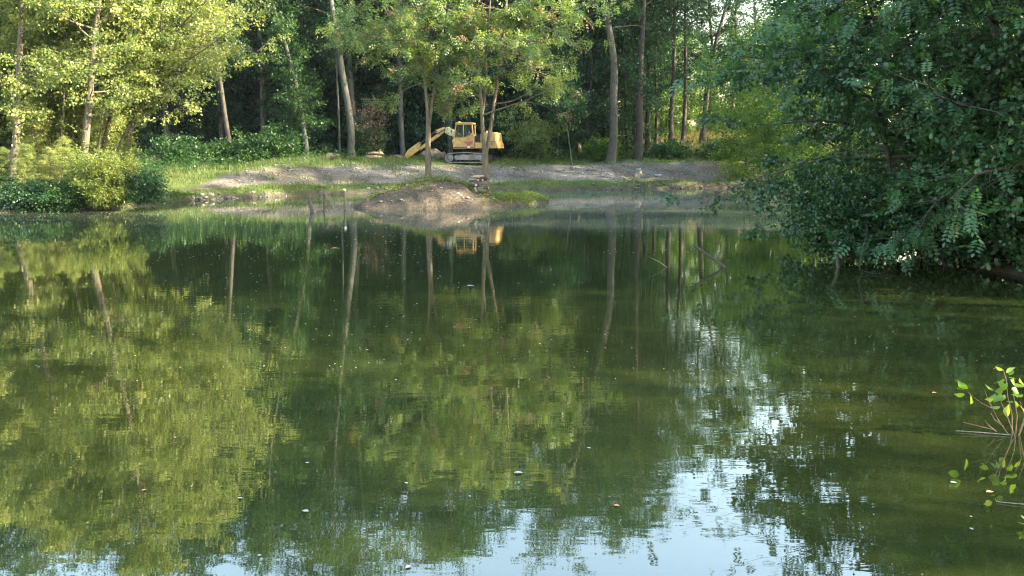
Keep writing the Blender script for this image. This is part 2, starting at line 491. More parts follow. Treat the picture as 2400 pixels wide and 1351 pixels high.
def height(x, y, d=None):
    x = np.asarray(x, float); y = np.asarray(y, float)
    sh = np.broadcast(x, y).shape
    xr, yr = np.broadcast_to(x, sh).ravel(), np.broadcast_to(y, sh).ravel()
    if d is None: d = shore_dist(xr, yr)
    far = np.interp(d, [-6, -2, -0.15, 0.05, 0.3, 0.6, 1.6, 6.2, 9, 20, 60, 120], [-1.6, -1.0, -0.25, 0.02, 0.3, 0.42, 0.55, 1.8, 2.2, 2.5, 4.5, 9])
    near = np.interp(d, [-6, -2, -0.15, 0.05, 0.3, 3, 10, 40, 120], [-1.6, -1.0, -0.25, 0.02, 0.15, 0.85, 1.1, 2.0, 5])
    s = smooth(38, 52, yr)
    left = smooth(-17, -21, xr)
    h = near * (1 - s) + far * s
    h = h * (1 - 0.35 * left * (d > 0) * smooth(80, 60, yr))
    # right-hand grassy rise and the wooded hill behind
    h += 2.3 * np.exp(-(((xr - 22) / 11) ** 2 + ((yr - 92) / 10) ** 2)) * (d > 0)
    h += 26 * smooth(105, 210, yr) * smooth(30, -25, xr)
    h += np.where(d > 0.4, 0.10 * wob(xr, yr, 1.5) + 0.05 * wob(xr, yr, 5), 0)
    return h.reshape(sh)

def hz(x, y):
    return float(height(np.array([x]), np.array([y]))[0])

def axis(segs):
    out = []
    for a, b, st in segs:
        out.append(np.arange(a, b, st))
    return np.concatenate(out)
gx = axis([(-420, -120, 30), (-120, -50, 6), (-50, -28, 0.9), (-28, 34, 0.38), (34, 60, 1.2), (60, 130, 7), (130, 431, 30)])
gy = axis([(-160, -20, 14), (-20, 0, 2.0), (0, 38, 0.7), (38, 84, 0.32), (84, 112, 0.9), (112, 220, 6), (220, 600, 30)])
GX, GY = np.meshgrid(gx, gy, indexing='xy')
gd = shore_dist(GX.ravel(), GY.ravel())
GZ = height(GX.ravel(), GY.ravel(), gd)
V = np.stack([GX.ravel(), GY.ravel(), GZ], axis=1)
ni, nj = len(gy), len(gx)
I, J = np.meshgrid(np.arange(ni - 1), np.arange(nj - 1), indexing='ij')
Q = np.stack([I * nj + J, I * nj + J + 1, (I + 1) * nj + J + 1, (I + 1) * nj + J], axis=-1).reshape(-1, 4)
me = np_mesh('ground', V, Q, smooth=True)

def grassy_at(x, y, d):
    g = np.interp(d, [0.0, 0.4, 0.7, 1.6, 2.3, 5.0, 6.0, 8, 60], [0.3, 0.62, 0.95, 0.75, 0.2, 0.17, 0.4, 0.95, 1.0])
    g = np.where((d > 1.5) & (d < 7), g + 0.6 * smooth(-18.6, -20.8, x) + 0.03 * smooth(-2, -8, x), g)
    g = np.where((d > 0.4) & (d < 2), g - 0.3 * smooth(5, 10, x), g)
    g = np.where((d > 5.5) & (d < 9), g - 0.3 * smooth(6, 9, x) * smooth(13, 10, x), g)
    return np.clip(g, 0, 1.3)
def woody_at(x, y, d):
    w = smooth(11.5, 14, d + 1.0 * wob(x, y, 2)) * (1 - smooth(8, 13, x) * smooth(110, 100, y))
    w = np.maximum(w, smooth(-0.1, 0.3, d) * smooth(-21.6, -23.2, x + 0.1 * (y - 46)))
    w = np.maximum(w, 0.75 * smooth(0.45, 0.1, d + 0.15 * wob(x, y, 5)) * (d > -0.5))
    w = np.where(y < 40, smooth(-0.3, 0.0, d), w)
    return w
for nm, val in (('grassy', grassy_at(V[:, 0], V[:, 1], gd)), ('woody', woody_at(V[:, 0], V[:, 1], gd))):
    a = me.attributes.new(nm, 'FLOAT', 'POINT')
    a.data.foreach_set('value', val.astype(np.float32))
tag(link('ground', me, M['ground']), kind='structure')

# water sheet
wv = [(-60, -2, 0), (60, -2, 0), (60, 95, 0), (-60, 95, 0)]
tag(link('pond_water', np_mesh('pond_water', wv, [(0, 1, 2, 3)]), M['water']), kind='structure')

# island
def island_h(x, y):
    ridge = np.interp(x, [-8.0, -7.6, -6.7, -5.6, -4.5, -3.4, -2.5, -2.0, -1.0, 0.0, 1.0, 1.7, 2.1], [0.0, 0.12, 0.55, 0.95, 1.2, 1.22, 0.98, 0.66, 0.44, 0.36, 0.26, 0.14, 0.0])
    y0 = np.interp(x, [-8, -6, -2, 0, 2], [45.2, 46.3, 46.9, 48.2, 49.8])
    w = np.interp(x, [-8.1, -7.4, -6, -4, -1.5, 0, 1.6, 2.2], [0.3, 1.7, 2.8, 3.35, 3.2, 2.3, 0.9, 0.3])
    s_ = np.abs(y - y0) / w * (1 + 0.09 * wob(x, y, 2.2) + 0.05 * wob(x, y, 6))
    cross = 1.12 * (1 - np.clip(s_, 0, 1.4) ** 2.3) - 0.12
    body = ridge * np.maximum(cross, 0) + 0.16 * smooth(1.02, 0.9, s_)
    rough = 0.16 * wob(x, y, 2.0) + 0.1 * wob(x, y, 5) + 0.09 * np.maximum(0, wob(x, y, 13)) + 0.05 * wob(x, y, 22)
    return np.where((s_ > 1.25) | (x < -8.0) | (x > 2.1), -0.7, body - 0.12 + rough * smooth(1.0, 0.75, s_))
ix = np.arange(-9.6, 4.2, 0.11); iy = np.arange(41.5, 52.5, 0.11)
IX, IY = np.meshgrid(ix, iy, indexing='xy')
IZ = island_h(IX.ravel(), IY.ravel())
V = np.stack([IX.ravel(), IY.ravel(), IZ], axis=1)
ni, nj = len(iy), len(ix)
I, J = np.meshgrid(np.arange(ni - 1), np.arange(nj - 1), indexing='ij')
Q = np.stack([I * nj + J, I * nj + J + 1, (I + 1) * nj + J + 1, (I + 1) * nj + J], axis=-1).reshape(-1, 4)
Q = Q[(IZ[Q] > -0.6).any(axis=1)]
me = np_mesh('island', V, Q, smooth=True)
a = me.attributes.new('grassy', 'FLOAT', 'POINT')
a.data.foreach_set('value', (0.12 + 0.35 * smooth(46.0, 47.2, IY.ravel()) + 0.25 * wob(IX.ravel(), IY.ravel(), 2.5)).astype(np.float32))
tag(link('island', me, M['island_soil']), kind='structure')
def ih(x, y): return float(island_h(np.array([x]), np.array([y]))[0])

# ------------------------------------------------------------------ leaves and trees
def unit(v): return v / (np.linalg.norm(v, axis=-1, keepdims=True) + 1e-9)

LEAF = {}
LEAF['simple'] = (np.array([(0, 0, 0), (0.45, 0.34, 0.10), (1, 0, -0.05), (0.5, -0.34, 0.10)]), np.array([(0, 1, 2, 3)]))
LEAF['round'] = (np.array([(0, 0, 0), (0.22, 0.3, 0.06), (0.68, 0.36, 0.08), (1, 0, -0.04), (0.68, -0.36, 0.08), (0.22, -0.3, 0.06)]), np.array([(0, 1, 2, 3), (0, 3, 4, 5)]))
LEAF['long'] = (np.array([(0, 0, 0), (0.4, 0.14, 0.05), (1, 0, -0.12), (0.45, -0.14, 0.05)]), np.array([(0, 1, 2, 3)]))
def pinnate(n, wid, llen):
    v, q = [], []
    for i in range(n):
        last = i == n - 1
        k = i // 2
        t = 0.16 + 0.78 * k / max(1, (n - 1) // 2 - 0.0)
        s = 0 if last else (1 if i % 2 else -1)
        L = llen * (1 - 0.25 * abs(t - 0.5))
        if last: d, o = np.array([1, 0, -0.1]), np.array([0.92, 0, -0.10])
        else: d, o = np.array([0.35, s * 0.92, -0.18]), np.array([t, 0, -0.12 * t * t])
        d = d / np.linalg.norm(d)
        sd = np.cross([0, 0, 1.0], d); sd /= np.linalg.norm(sd)
        b = len(v)
        v += [o, o + d * L * 0.45 + sd * wid + np.array([0, 0, 0.02]), o + d * L, o + d * L * 0.45 - sd * wid + np.array([0, 0, 0.02])]
        q.append((b, b + 1, b + 2, b + 3))
    return np.array(v), np.array(q)
LEAF['pinnate5'] = pinnate(5, 0.13, 0.5)
LEAF['pinnate9'] = pinnate(9, 0.085, 0.36)

def leaf_mesh(name, kind, C, D, N, S, tint):
    tv, tq = LEAF[kind]
    D = unit(D)
    side = unit(np.cross(N, D))
    N = np.cross(D, side)
    k = len(tv)
    V = C[:, None, :] + S[:, None, None] * (tv[None, :, 0, None] * D[:, None, :] + tv[None, :, 1, None] * side[:, None, :] + tv[None, :, 2, None] * N[:, None, :])
    Q = (tq[None, :, :] + (np.arange(len(C)) * k)[:, None, None]).reshape(-1, 4)
    return np_mesh(name, V.reshape(-1, 3), Q, tint=np.repeat(np.clip(tint, 0, 1), k))

class Acc:
    def __init__(s): s.V, s.Q, s.n = [], [], 0
    def tube(s, P, r, n):
        V, Q = tube_np(P, r, n)
        s.V.append(V); s.Q.append(Q + s.n); s.n += len(V)
    def mesh(s, name): return np_mesh(name, np.concatenate(s.V), np.concatenate(s.Q), smooth=True)

def walk(rs, p, d, L, n, wobble, trop):
    P = [np.array(p, float)]
    d = np.array(d, float); d /= np.linalg.norm(d)
    for i in range(n):
        P.append(P[-1] + d * L / n)
        d = d + rs.normal(0, wobble, 3) + np.array([0, 0, trop])
        d /= np.linalg.norm(d)
    return np.array(P)

def polyat(P, t):
    """points and tangents at fractions t along a polyline"""
    seg = np.linalg.norm(np.diff(P, axis=0), axis=1)
    s = np.concatenate([[0], np.cumsum(seg)]); s /= s[-1]
    pt = np.stack([np.interp(t, s, P[:, k]) for k in range(3)], axis=-1)
    idx = np.clip(np.searchsorted(s, t, side='right') - 1, 0, len(P) - 2)
    return pt, unit(P[idx + 1] - P[idx])

def grow(seed, stems, br_n=40, br_from=0.2, br_to=1.0, br_len=lambda t: 3.5, elev=(0.1, 0.7), bias=None, bias_k=0.0, sub_n=7, sub_f=0.45,
         twig_n=6, twig=0.8, lv=22, size=0.09, leaf='simple', spread=0.12, trop=0.03, wobble=0.13, flat=0.7, sides=8, twig_wood=False,
         zmin=None, brown=0.0, stem_sprigs=0, sub_from=0.2, sub_wood=True, split=False):
    """wood and leaves of one tree from its main stems [(points, radii)]; returns (trunk mesh, branch mesh, crown mesh)"""
    rs = np.random.RandomState(seed)
    tr, br = Acc(), Acc()
    T0, T1, TT = [], [], []
    for si, stem in enumerate(stems):
        P, rad = stem[0], stem[1]
        P = np.array(P, float); rad = np.array(rad, float)
        # resample smoothly
        n = max(6, len(P) * 4)
        tt = np.linspace(0, 1, n)
        s0 = np.concatenate([[0], np.cumsum(np.linalg.norm(np.diff(P, axis=0), axis=1))]); s0 /= s0[-1]
        PP, _ = polyat(P, tt)
        for _ in range(2):
            PP[1:-1] = 0.25 * PP[:-2] + 0.5 * PP[1:-1] + 0.25 * PP[2:]
        rr = np.interp(tt, s0, rad)
        if si == 0: rr[0] *= 1.35; rr[1] *= 1.08
        tr.tube(PP, rr, sides)
        nb = stem[2] if len(stem) > 2 else (br_n if si == 0 else max(6, int(br_n * 0.6)))
        for i in range(nb):
            t = br_from + (br_to - br_from) * (i + rs.uniform(0, 1)) / nb
            p, tg = polyat(PP, np.array([t])); p = p[0]
            az = i * 2.399963 + rs.uniform(-0.5, 0.5)
            el = rs.uniform(*elev) * (0.6 + 0.8 * t)
            d = np.array([math.cos(az) * math.cos(el), math.sin(az) * math.cos(el), math.sin(el)])
            L = br_len(t) * rs.uniform(0.65, 1.2)
            if bias is not None:
                L *= max(0.25, 1 + bias_k * float(np.dot(d[:2], bias)))
            r0 = min(0.55 * float(np.interp(t, tt, rr)), 0.015 * L + 0.006)
            B = walk(rs, p, d, L, 6, wobble, trop)
            br.tube(B, np.linspace(r0, r0 * 0.2, 7), 5 if sides > 6 else 4)
            tf = np.sort(rs.uniform(sub_from, 1.0, sub_n)); tf[-1] = 1.0
            sp, st = polyat(B, tf)
            for j in range(sub_n):
                lat = rs.normal(0, 1, 3); lat[2] *= 0.45
                sd = st[j] * 0.7 + unit(lat) * 0.9
                sl = L * sub_f * rs.uniform(0.5, 1.1) * (1.15 - 0.5 * tf[j]) + 0.25
                Bs = walk(rs, sp[j], sd, sl, 3, 0.16, trop * 0.6)
                if sub_wood: br.tube(Bs, np.linspace(r0 * 0.38 * (1.1 - 0.6 * tf[j]) + 0.003, 0.003, 4), 3)
                tw, tt_ = polyat(Bs, np.sort(rs.uniform(0.12, 1.0, twig_n)))
                lat = rs.normal(0, 1, (twig_n, 3)); lat[:, 2] *= 0.5
                td = unit(tt_ * 0.7 + unit(lat) * 0.85 + np.array([0, 0, -0.08]))
                tl = twig * rs.uniform(0.55, 1.25, twig_n)
                T0.append(tw); T1.append(tw + td * tl[:, None])
                TT.append(np.clip(rs.normal(0.45, 0.17) + rs.normal(0, 0.1, twig_n), 0, 0.85))
        if stem_sprigs:
            f = rs.uniform(0.06, br_from + 0.15, stem_sprigs)
            p, _ = polyat(PP, f)
            d = unit(rs.normal(0, 1, (stem_sprigs, 3)) * np.array([1, 1, 0.5]) + np.array([0, 0, 0.2]))
            T0.append(p); T1.append(p + d * (twig * rs.uniform(0.5, 1.5, stem_sprigs))[:, None]); TT.append(rs.uniform(0.3, 0.7, stem_sprigs))
    T0, T1, TT = np.concatenate(T0), np.concatenate(T1), np.concatenate(TT)
    if zmin is not None:
        k = (T0[:, 2] > zmin) & (T1[:, 2] > zmin)
        T0, T1, TT = T0[k], T1[k], TT[k]
    if twig_wood:
        m = len(T0)
        ax = unit(np.cross(T1 - T0, np.array([0.0, 0, 1]))) * 0.004
        Vt = np.stack([T0 + ax, T0 - ax, T1 - ax * 0.4, T1 + ax * 0.4], axis=1).reshape(-1, 3)
        br.V.append(Vt); br.Q.append(np.arange(m * 4).reshape(-1, 4) + br.n); br.n += len(Vt)
    n = len(T0)
    idx = np.repeat(np.arange(n), lv)
    t = rs.uniform(0.05, 1.0, n * lv)
    tw = unit(T1 - T0)[idx]
    C = T0[idx] + (T1 - T0)[idx] * t[:, None] + rs.normal(0, spread, (n * lv, 3)) * np.array([1, 1, 0.6])
    D = unit(tw * 0.7 + unit(rs.normal(0, 1, (n * lv, 3))) * 0.9 + np.array([0, 0, -0.15]))
    N = unit(rs.normal(0, 1, (n * lv, 3)) * flat + np.array([0, 0, 1.0]))
    Sz = size * rs.uniform(0.65, 1.25, n * lv)
    ti = TT[idx] + rs.normal(0, 0.12, n * lv)
    ti = np.clip(ti, 0, 0.84)
    if brown:
        bt = (rs.uniform(0, 1, n) < brown)[idx]
        ti = np.where(bt, rs.uniform(0.92, 1.0, n * lv), ti)
    crown = leaf_mesh('crown', leaf, C, D, N, Sz, ti)
    if split:
        off, parts = 0, []
        for V_, Q_ in zip(tr.V, tr.Q):
            parts.append(np_mesh('stem', V_, Q_ - off, smooth=True)); off += len(V_)
        return parts, br.mesh('branches'), crown
    return tr.mesh('trunk'), br.mesh('branches'), crown

def tree(name, meshes, bark, leafm, loc=(0, 0, 0), rz=0.0, sc=1.0):
    e = empty(name, loc, rz)
    e.scale = (sc, sc, sc)
    link('trunk', meshes[0], bark, e)
    link('branches', meshes[1], bark, e)
    link('crown', meshes[2], leafm, e)
    return e

def place(proto, used, loc, rz, sc, label, group, cat='tree', scz=None):
    o = proto if proto.name not in used else copy_thing(proto)
    used.add(proto.name)
    o.location = loc
    o.rotation_euler = (0, 0, rz)
    o.scale = (sc, sc, scz if scz else sc)
    tag(o, label, cat, group)
    return o
USED = set()
ORD = ['leftmost', 'second', 'third', 'fourth', 'fifth', 'sixth', 'seventh', 'eighth', 'ninth', 'tenth', 'eleventh', 'twelfth', 'thirteenth', 'fourteenth', 'fifteenth']
def name_by_place(objs, first, other):
    """labels counted from the left picture edge for things that look alike"""
    vis = sorted((o for o in objs if abs(o.location.x) < 0.585 * o.location.y + 1.0), key=lambda o: o.location.x / o.location.y)
    for i, o in enumerate(vis[:15]):
        o['label'] = first if i == 0 else other.format(ORD[i])

def px_stem(path, Y, d0, d1, top=None, seed=0, lean=0.0):
    """stem in local coordinates from picture points at depth Y; first point is the base. returns (base, pts, radii)"""
    rs = np.random.RandomState(seed + 77)
    if not hasattr(Y, '__len__'): Y = [Y] * len(path)
    P = np.array([at_y(px, py, y) for (px, py), y in zip(path, Y)])
    for i in range(1, len(P)):
        P[i, 1] += rs.uniform(-0.15, 0.15)
    if top is not None and P[-1, 2] < top:
        d = P[-1] - P[-2]; d = d / np.linalg.norm(d); d[0] *= 0.6 + lean
        n = 5
        st = (top - P[-1, 2]) / n
        ext = []
        q = P[-1].copy()
        for i in range(n):
            d = d + rs.normal(0, 0.05, 3); d[2] = max(d[2], 0.6); d /= np.linalg.norm(d)
            q = q + d * st / d[2]
            ext.append(q.copy())
        P = np.concatenate([P, ext])
    base = P[0].copy()
    h = (P[:, 2] - P[0, 2]); h = h / h.max()
    return base, P - base, d0 / 2 + (d1 - d0) / 2 * h

# ---------- alders on the left shore: three leaning ones in front, and the thicket behind them
def alder_len(L0, low=0.55):
    return lambda t: L0 * (low + (1 - low) * math.sin(min(1, t * 1.25) * math.pi * 0.62)) * (1.0 if t < 0.75 else 1 - 2.4 * (t - 0.75))

left_heroes = [
    ('leaning alder with thick trunk at the water, nearest the left picture edge', [(25, 486), (38, 380), (45, 250), (50, 100), (55, 0)], 44.6, 0.42, 17, dict(br_n=34, br_len=alder_len(3.0), br_from=0.2), None, 11),
    ('tall slightly leaning alder rising out of the yellow-green willow bush', [(186, 488), (195, 420), (205, 330), (217, 200), (226, 100), (236, 0)], 44.8, 0.44, 19, dict(br_n=44, br_len=alder_len(3.4), br_from=0.22), None, 12),
    ('forked alder leaning right, its bright boughs reaching out over the bank', [(271, 424), (285, 370), (300, 290), (314, 210), (325, 130), (338, 30)], 49.5, 0.4, 19, dict(br_n=46, br_len=alder_len(4.7, 0.6), br_from=0.3, bias=np.array([1.0, -0.15]), bias_k=0.5), [(303, 275), (318, 222), (345, 188), (372, 125)], 13),
    ('slender sunlit alder stem leaning right between the two larger trunks', [(228, 455), (247, 350), (264, 265), (288, 185), (318, 80)], 51.5, 0.28, 18, dict(br_n=46, br_len=alder_len(4.2, 0.5), br_from=0.36, bias=np.array([1.0, 0.1]), bias_k=0.5), None, 14),
    ('thin dark alder stem with a kink left of the tall leaning alder', [(160, 470), (166, 390), (172, 300), (178, 245), (205, 205), (240, 140)], 48.0, 0.2, 12, dict(br_n=26, br_len=alder_len(2.4), br_from=0.3), None, 15),
    ('alder stem in shade just right of the leftmost thick trunk', [(48, 462), (53, 380), (60, 270), (72, 120)], 47.5, 0.32, 16, dict(br_n=34, br_len=alder_len(2.8), br_from=0.2), None, 16),
]
left_heroes += [
    ('thin sunlit alder pole, third stem from the left picture edge', [(80, 470), (82, 380), (86, 260), (92, 120), (96, 20)], 46.8, 0.17, 14, dict(br_n=16, br_from=0.5, br_len=alder_len(1.9)), None, 17),
    ('thin alder pole midway between the two big left trunks', [(112, 470), (115, 380), (114, 260), (120, 120), (122, 10)], 47.4, 0.2, 15, dict(br_n=16, br_from=0.5, br_len=alder_len(2.0)), None, 18),
    ('thin pale alder pole close on the left of the kinked stem', [(140, 468), (143, 380), (147, 280), (150, 160)], 46.4, 0.15, 12, dict(br_n=13, br_from=0.5, br_len=alder_len(1.7)), None, 19),
    ('thin slanting alder pole just right of the tall leaning alder', [(212, 455), (222, 380), (232, 300), (246, 210)], 47.0, 0.15, 12, dict(br_n=13, br_from=0.5, br_len=alder_len(1.8)), None, 20),
    ('short leaning alder stem joining the forked alder from the left', [(243, 440), (262, 370), (280, 310), (302, 270), (325, 220)], 48.6, 0.2, 10, dict(br_n=16, br_from=0.5, br_len=alder_len(1.8)), None, 21),
]
for label, path, Y, dia, top, kw, fork, sd in left_heroes:
    base, P, r = px_stem(path, Y, dia, 0.05, top, sd)
    stems = [(P, r)]
    if fork:
        _, P2, _ = px_stem(fork, Y, 0.16, 0.03, None, sd)
        P2 = np.array([at_y(a, b, Y) for a, b in fork]) - base
        P2 = np.concatenate([P2, [P2[-1] + np.array([1.0, 0.2, 3.0])]])
        stems.append((P2, np.linspace(0.10, 0.03, len(P2))))
    base[2] = hz(base[0], base[1]) - 0.15 if Y > 47 else max(-0.05, hz(base[0], base[1]) - 0.1)
    ms = grow(sd, stems, sub_n=6, twig_n=6, lv=19, twig=0.75, size=0.14, leaf='simple', spread=0.13, elev=(-0.1, 0.6), flat=1.1, stem_sprigs=16, **kw)
    t = tree('alder_tree', ms, M['bark_alder'], M['alder_leaf'], base)
    tag(t, label, 'tree', 'alders on the left shore')

def straight_stem(rs, H, d0, d1=0.05, lean=(0, 0), n=8, wav=0.12):
    z = np.linspace(0, H, n)
    P = np.stack([lean[0] * z / H + rs.normal(0, wav, n) * np.linspace(0, 1, n), lean[1] * z / H + rs.normal(0, wav, n) * np.linspace(0, 1, n), z], axis=1)
    return P, d0 / 2 + (d1 - d0) / 2 * (z / H) ** 0.8

alder_protos = []
for k in range(3):
    rs = np.random.RandomState(30 + k)
    st = [straight_stem(rs, 16.5, 0.26, 0.04, (rs.uniform(-1, 2.2), 0))]
    ms = grow(40 + k, st, br_n=48, br_from=0.1, br_len=alder_len(2.5, 0.6), sub_n=6, twig_n=6, lv=18, twig=0.75, size=0.14, spread=0.14, elev=(-0.15, 0.55), flat=1.1, stem_sprigs=30)
    alder_protos.append(tree('alder_tree', ms, M['bark_alder'], M['alder_leaf']))
rs = np.random.RandomState(5)
low_spots = [(8, 42.2, .2), (75, 42.2, .22), (118, 42.6, .2), (150, 43.0, .24), (-25, 42.4, .25), (300, 47.2, .24), (100, 46, .4), (60, 42.0, .17), (200, 43.2, .18)]
spots = [(8, 50.5), (95, 52), (135, 54.5), (215, 53.5), (60, 51), (20, 53), (110, 55), (170, 58), (-60, 47), (-40, 52), (255, 58), (-110, 50), (150, 51)]
thick = []
for i, (px, Y) in enumerate(spots):
    X = (px - 1200) / F_PX * Y * 1.0
    thick.append(0); thick[-1] = place(alder_protos[i % 3], USED, (X, Y, hz(X, Y) - 0.1), rs.uniform(0, 6.28), rs.uniform(0.92, 1.2), 'slim leafy alder crowded in the thicket behind the leaning alders', 'thicket of alders on the left shore')

name_by_place(thick, 'leftmost slim alder in the thicket behind the leaning alders', '{} slim alder from the left in the thicket behind the leaning alders')
young = []
for i, (px, Y, sc) in enumerate(low_spots):
    X = (px - 1200) / F_PX * Y
    young.append(0); young[-1] = place(alder_protos[i % 3], USED, (X, Y, max(0.02, hz(X, Y)) - 0.1), rs.uniform(0, 6.28), sc, 'young bushy alder leafy down to the left water edge', 'young alders at the left water edge', scz=sc * 0.8)

name_by_place(young, 'leftmost young bushy alder at the left water edge', '{} young bushy alder from the left along the left water edge')

# ---------- far forest
forest_protos = []
for k in range(4):
    rs = np.random.RandomState(60 + k)
    st = [straight_stem(rs, 29, 0.5, 0.08, (rs.uniform(-1, 1), 0), 9, 0.3)]
    ms = grow(70 + k, st, br_n=54, br_from=0.14 + 0.05 * (k % 2), br_len=lambda t: 4.4 * (0.55 + 0.6 * math.sin(min(1, t * 1.1) * 2.2)) * (1 if t < 0.8 else 1 - 3 * (t - 0.8)), sub_n=6, twig_n=5, lv=15,
              twig=1.0, size=0.19, spread=0.2, elev=(0.0, 0.7), sides=7, stem_sprigs=10, sub_wood=False)
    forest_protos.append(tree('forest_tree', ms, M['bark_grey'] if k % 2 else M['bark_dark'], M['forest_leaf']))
rs = np.random.RandomState(8)
pts = []
for row, Y in enumerate([79, 84, 90, 97, 106, 118, 132, 148, 168]):
    x = -52 - row * 4
    while x < 14 + row * 1.5:
        pts.append((x + rs.uniform(-1, 1), Y + rs.uniform(-2, 2), row))
        x += 4.3 + row * 0.6
ranks = {0: [], 1: []}
for i, (x, y, row) in enumerate(pts):
    if abs(x) > 0.62 * y + 3: continue
    if row == 0 and x > -4: continue
    fr = ['front rank of the dark far forest', 'second rank of the dark far forest', 'deep inside the dark far forest'][min(row, 2)]
    ft = place(forest_protos[i % 4], USED, (x, y, hz(x, y) - 0.2), rs.uniform(0, 6.28), rs.uniform(1.0, 1.24), f'tall shaded broadleaf tree in the {fr}' if row < 2 else f'tall shaded broadleaf tree {fr}', ['front rank of far forest trees', 'second rank of far forest trees', 'deep forest trees'][min(row, 2)])

    if row < 2: ranks[row].append(ft)
name_by_place(ranks[0], 'leftmost tall tree in the front rank of the dark far forest', '{} tall tree from the left in the front rank of the dark far forest')
name_by_place(ranks[1], 'leftmost tall tree in the second rank of the dark far forest', '{} tall tree from the left in the second rank of the far forest')
under_protos = []
for k in range(2):
    rs = np.random.RandomState(90 + k)
    st = [straight_stem(rs, 11, 0.2, 0.04, (rs.uniform(-.6, .6), 0), 7, 0.2)]
    ms = grow(94 + k, st, br_n=50, br_from=0.06, br_len=lambda t: 3.0 * (0.8 + 0.35 * math.sin(t * 2.4)) * (1 if t < 0.75 else 1 - 2.5 * (t - 0.75)), sub_n=5, twig_n=5, lv=16, twig=0.8, size=0.18, spread=0.16, elev=(-0.05, 0.5), sides=6, sub_wood=False)
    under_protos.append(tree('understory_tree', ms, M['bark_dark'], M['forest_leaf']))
for i in range(26):
    y = [81, 86, 92][i % 3] + rs.uniform(-1.5, 1.5)
    x = -38 + i * 1.95 + rs.uniform(-0.8, 0.8)
    if x > 10: continue
    place(under_protos[i % 2], USED, (x, y, hz(x, y) - 0.15), rs.uniform(0, 6.28), rs.uniform(0.75, 1.15), 'low leafy tree filling the shade between the far forest trunks', 'understory trees of the far forest')

# named trunks at the forest edge
def far_len(L0): return lambda t: L0 * (0.6 + 0.5 * math.sin(min(1, t) * 2.6))
edge_trees = [
    ('pale grey tree with a long S-curved bare trunk left of the excavator', [(822, 362), (824, 300), (818, 245), (800, 150), (788, 60), (776, 0)], 73.5, 0.62, 29, dict(br_n=26, br_from=0.42, br_len=far_len(4.5)), 'bark_pale', 'forest_leaf', 101, 10),
    ('tree with leafy sprigs all along its slanting trunk, left of the curved one', [(721, 360), (712, 290), (696, 190), (672, 100), (640, 0)], 73.0, 0.42, 27, dict(br_n=60, br_from=0.1, br_len=lambda t: 1.3 if t < 0.55 else 3.6), 'bark_pale', 'herb_leaf', 102, 30),
    ('thin straight pole-like tree just left of the curved trunk', [(797, 362), (793, 250), (789, 150), (785, 40)], 74.0, 0.2, 17, dict(br_n=16, br_from=0.5, br_len=far_len(1.8)), 'bark_pale', 'forest_leaf', 103, 0),
    ('dark leaning trunk low in the shade right of the alders', [(545, 364), (538, 320), (530, 270), (518, 190), (505, 100)], 71.0, 0.42, 22, dict(br_n=34, br_from=0.3, br_len=far_len(3.4)), 'bark_dark', 'forest_leaf', 104, 4),
    ('pale straight trunk standing behind the excavator stick', [(945, 372), (940, 300), (938, 190), (934, 60)], 77.5, 0.5, 26, dict(br_n=36, br_from=0.3, br_len=far_len(4)), 'bark_pale', 'forest_leaf', 105, 8),
    ('tall stout trunk with knotty bark, tallest right of the island trees', [(1430, 342), (1441, 270), (1438, 190), (1442, 110), (1432, 40), (1424, 0)], 76.0, 0.78, 29, dict(br_n=34, br_from=0.36, br_len=far_len(4.6)), 'bark_grey', 'forest_leaf', 106, 14),
    ('thick dark trunk beside the tree stump', [(1495, 334), (1500, 270), (1499, 190), (1503, 90), (1508, 0)], 79.0, 0.72, 26, dict(br_n=34, br_from=0.42, br_len=far_len(4.2)), 'bark_dark', 'forest_leaf', 107, 8),
    ('dark trunk behind the grassy rise, left of the slimmer pair', [(1574, 322), (1572, 250), (1580, 150), (1582, 0)], 84.0, 0.5, 25, dict(br_n=30, br_from=0.44, br_len=far_len(4)), 'bark_dark', 'forest_leaf', 108, 6),
    ('slim dark trunk in the middle of the sunny grassy rise', [(1600, 318), (1606, 240), (1608, 120), (1606, 0)], 86.0, 0.42, 24, dict(br_n=26, br_from=0.46, br_len=far_len(3.4)), 'bark_dark', 'forest_leaf', 109, 6),
    ('dark tree leaning right on the grassy rise against bright leaves', [(1646, 312), (1652, 250), (1662, 150), (1680, 60), (1700, 0)], 86.0, 0.6, 21, dict(br_n=28, br_from=0.4, br_len=far_len(3.8)), 'bark_dark', 'forest_leaf', 110, 4),
    ('thin dark stem between the stout knotty trunk and the thick dark one', [(1470, 330), (1468, 250), (1464, 120)], 82.0, 0.3, 20, dict(br_n=22, br_from=0.42, br_len=far_len(3)), 'bark_dark', 'forest_leaf', 111, 6),
    ('thin pale leaning sapling pole right of the excavator', [(1341, 352), (1334, 290), (1322, 215)], 74.0, 0.13, 8.5, dict(br_n=12, br_from=0.5, br_len=far_len(1.4)), 'bark_pale', 'forest_leaf', 112, 0),
    ('dark trunk in deep shade just right of the excavator', [(1305, 352), (1306, 280), (1308, 150), (1300, 0)], 79.0, 0.36, 24, dict(br_n=38, br_from=0.22, br_len=far_len(3.8)), 'bark_dark', 'forest_leaf', 113, 6),
    ('slim dark trunk left of the stout knotty trunk', [(1378, 345), (1380, 260), (1386, 120), (1384, 0)], 81.0, 0.4, 25, dict(br_n=32, br_from=0.38, br_len=far_len(4)), 'bark_dark', 'forest_leaf', 114, 6),
    ('slim dark trunk close on the right of the thick dark trunk', [(1538, 330), (1540, 250), (1536, 120), (1540, 0)], 88.0, 0.36, 23, dict(br_n=28, br_from=0.44, br_len=far_len(3.6)), 'bark_dark', 'forest_leaf', 115, 6),
]
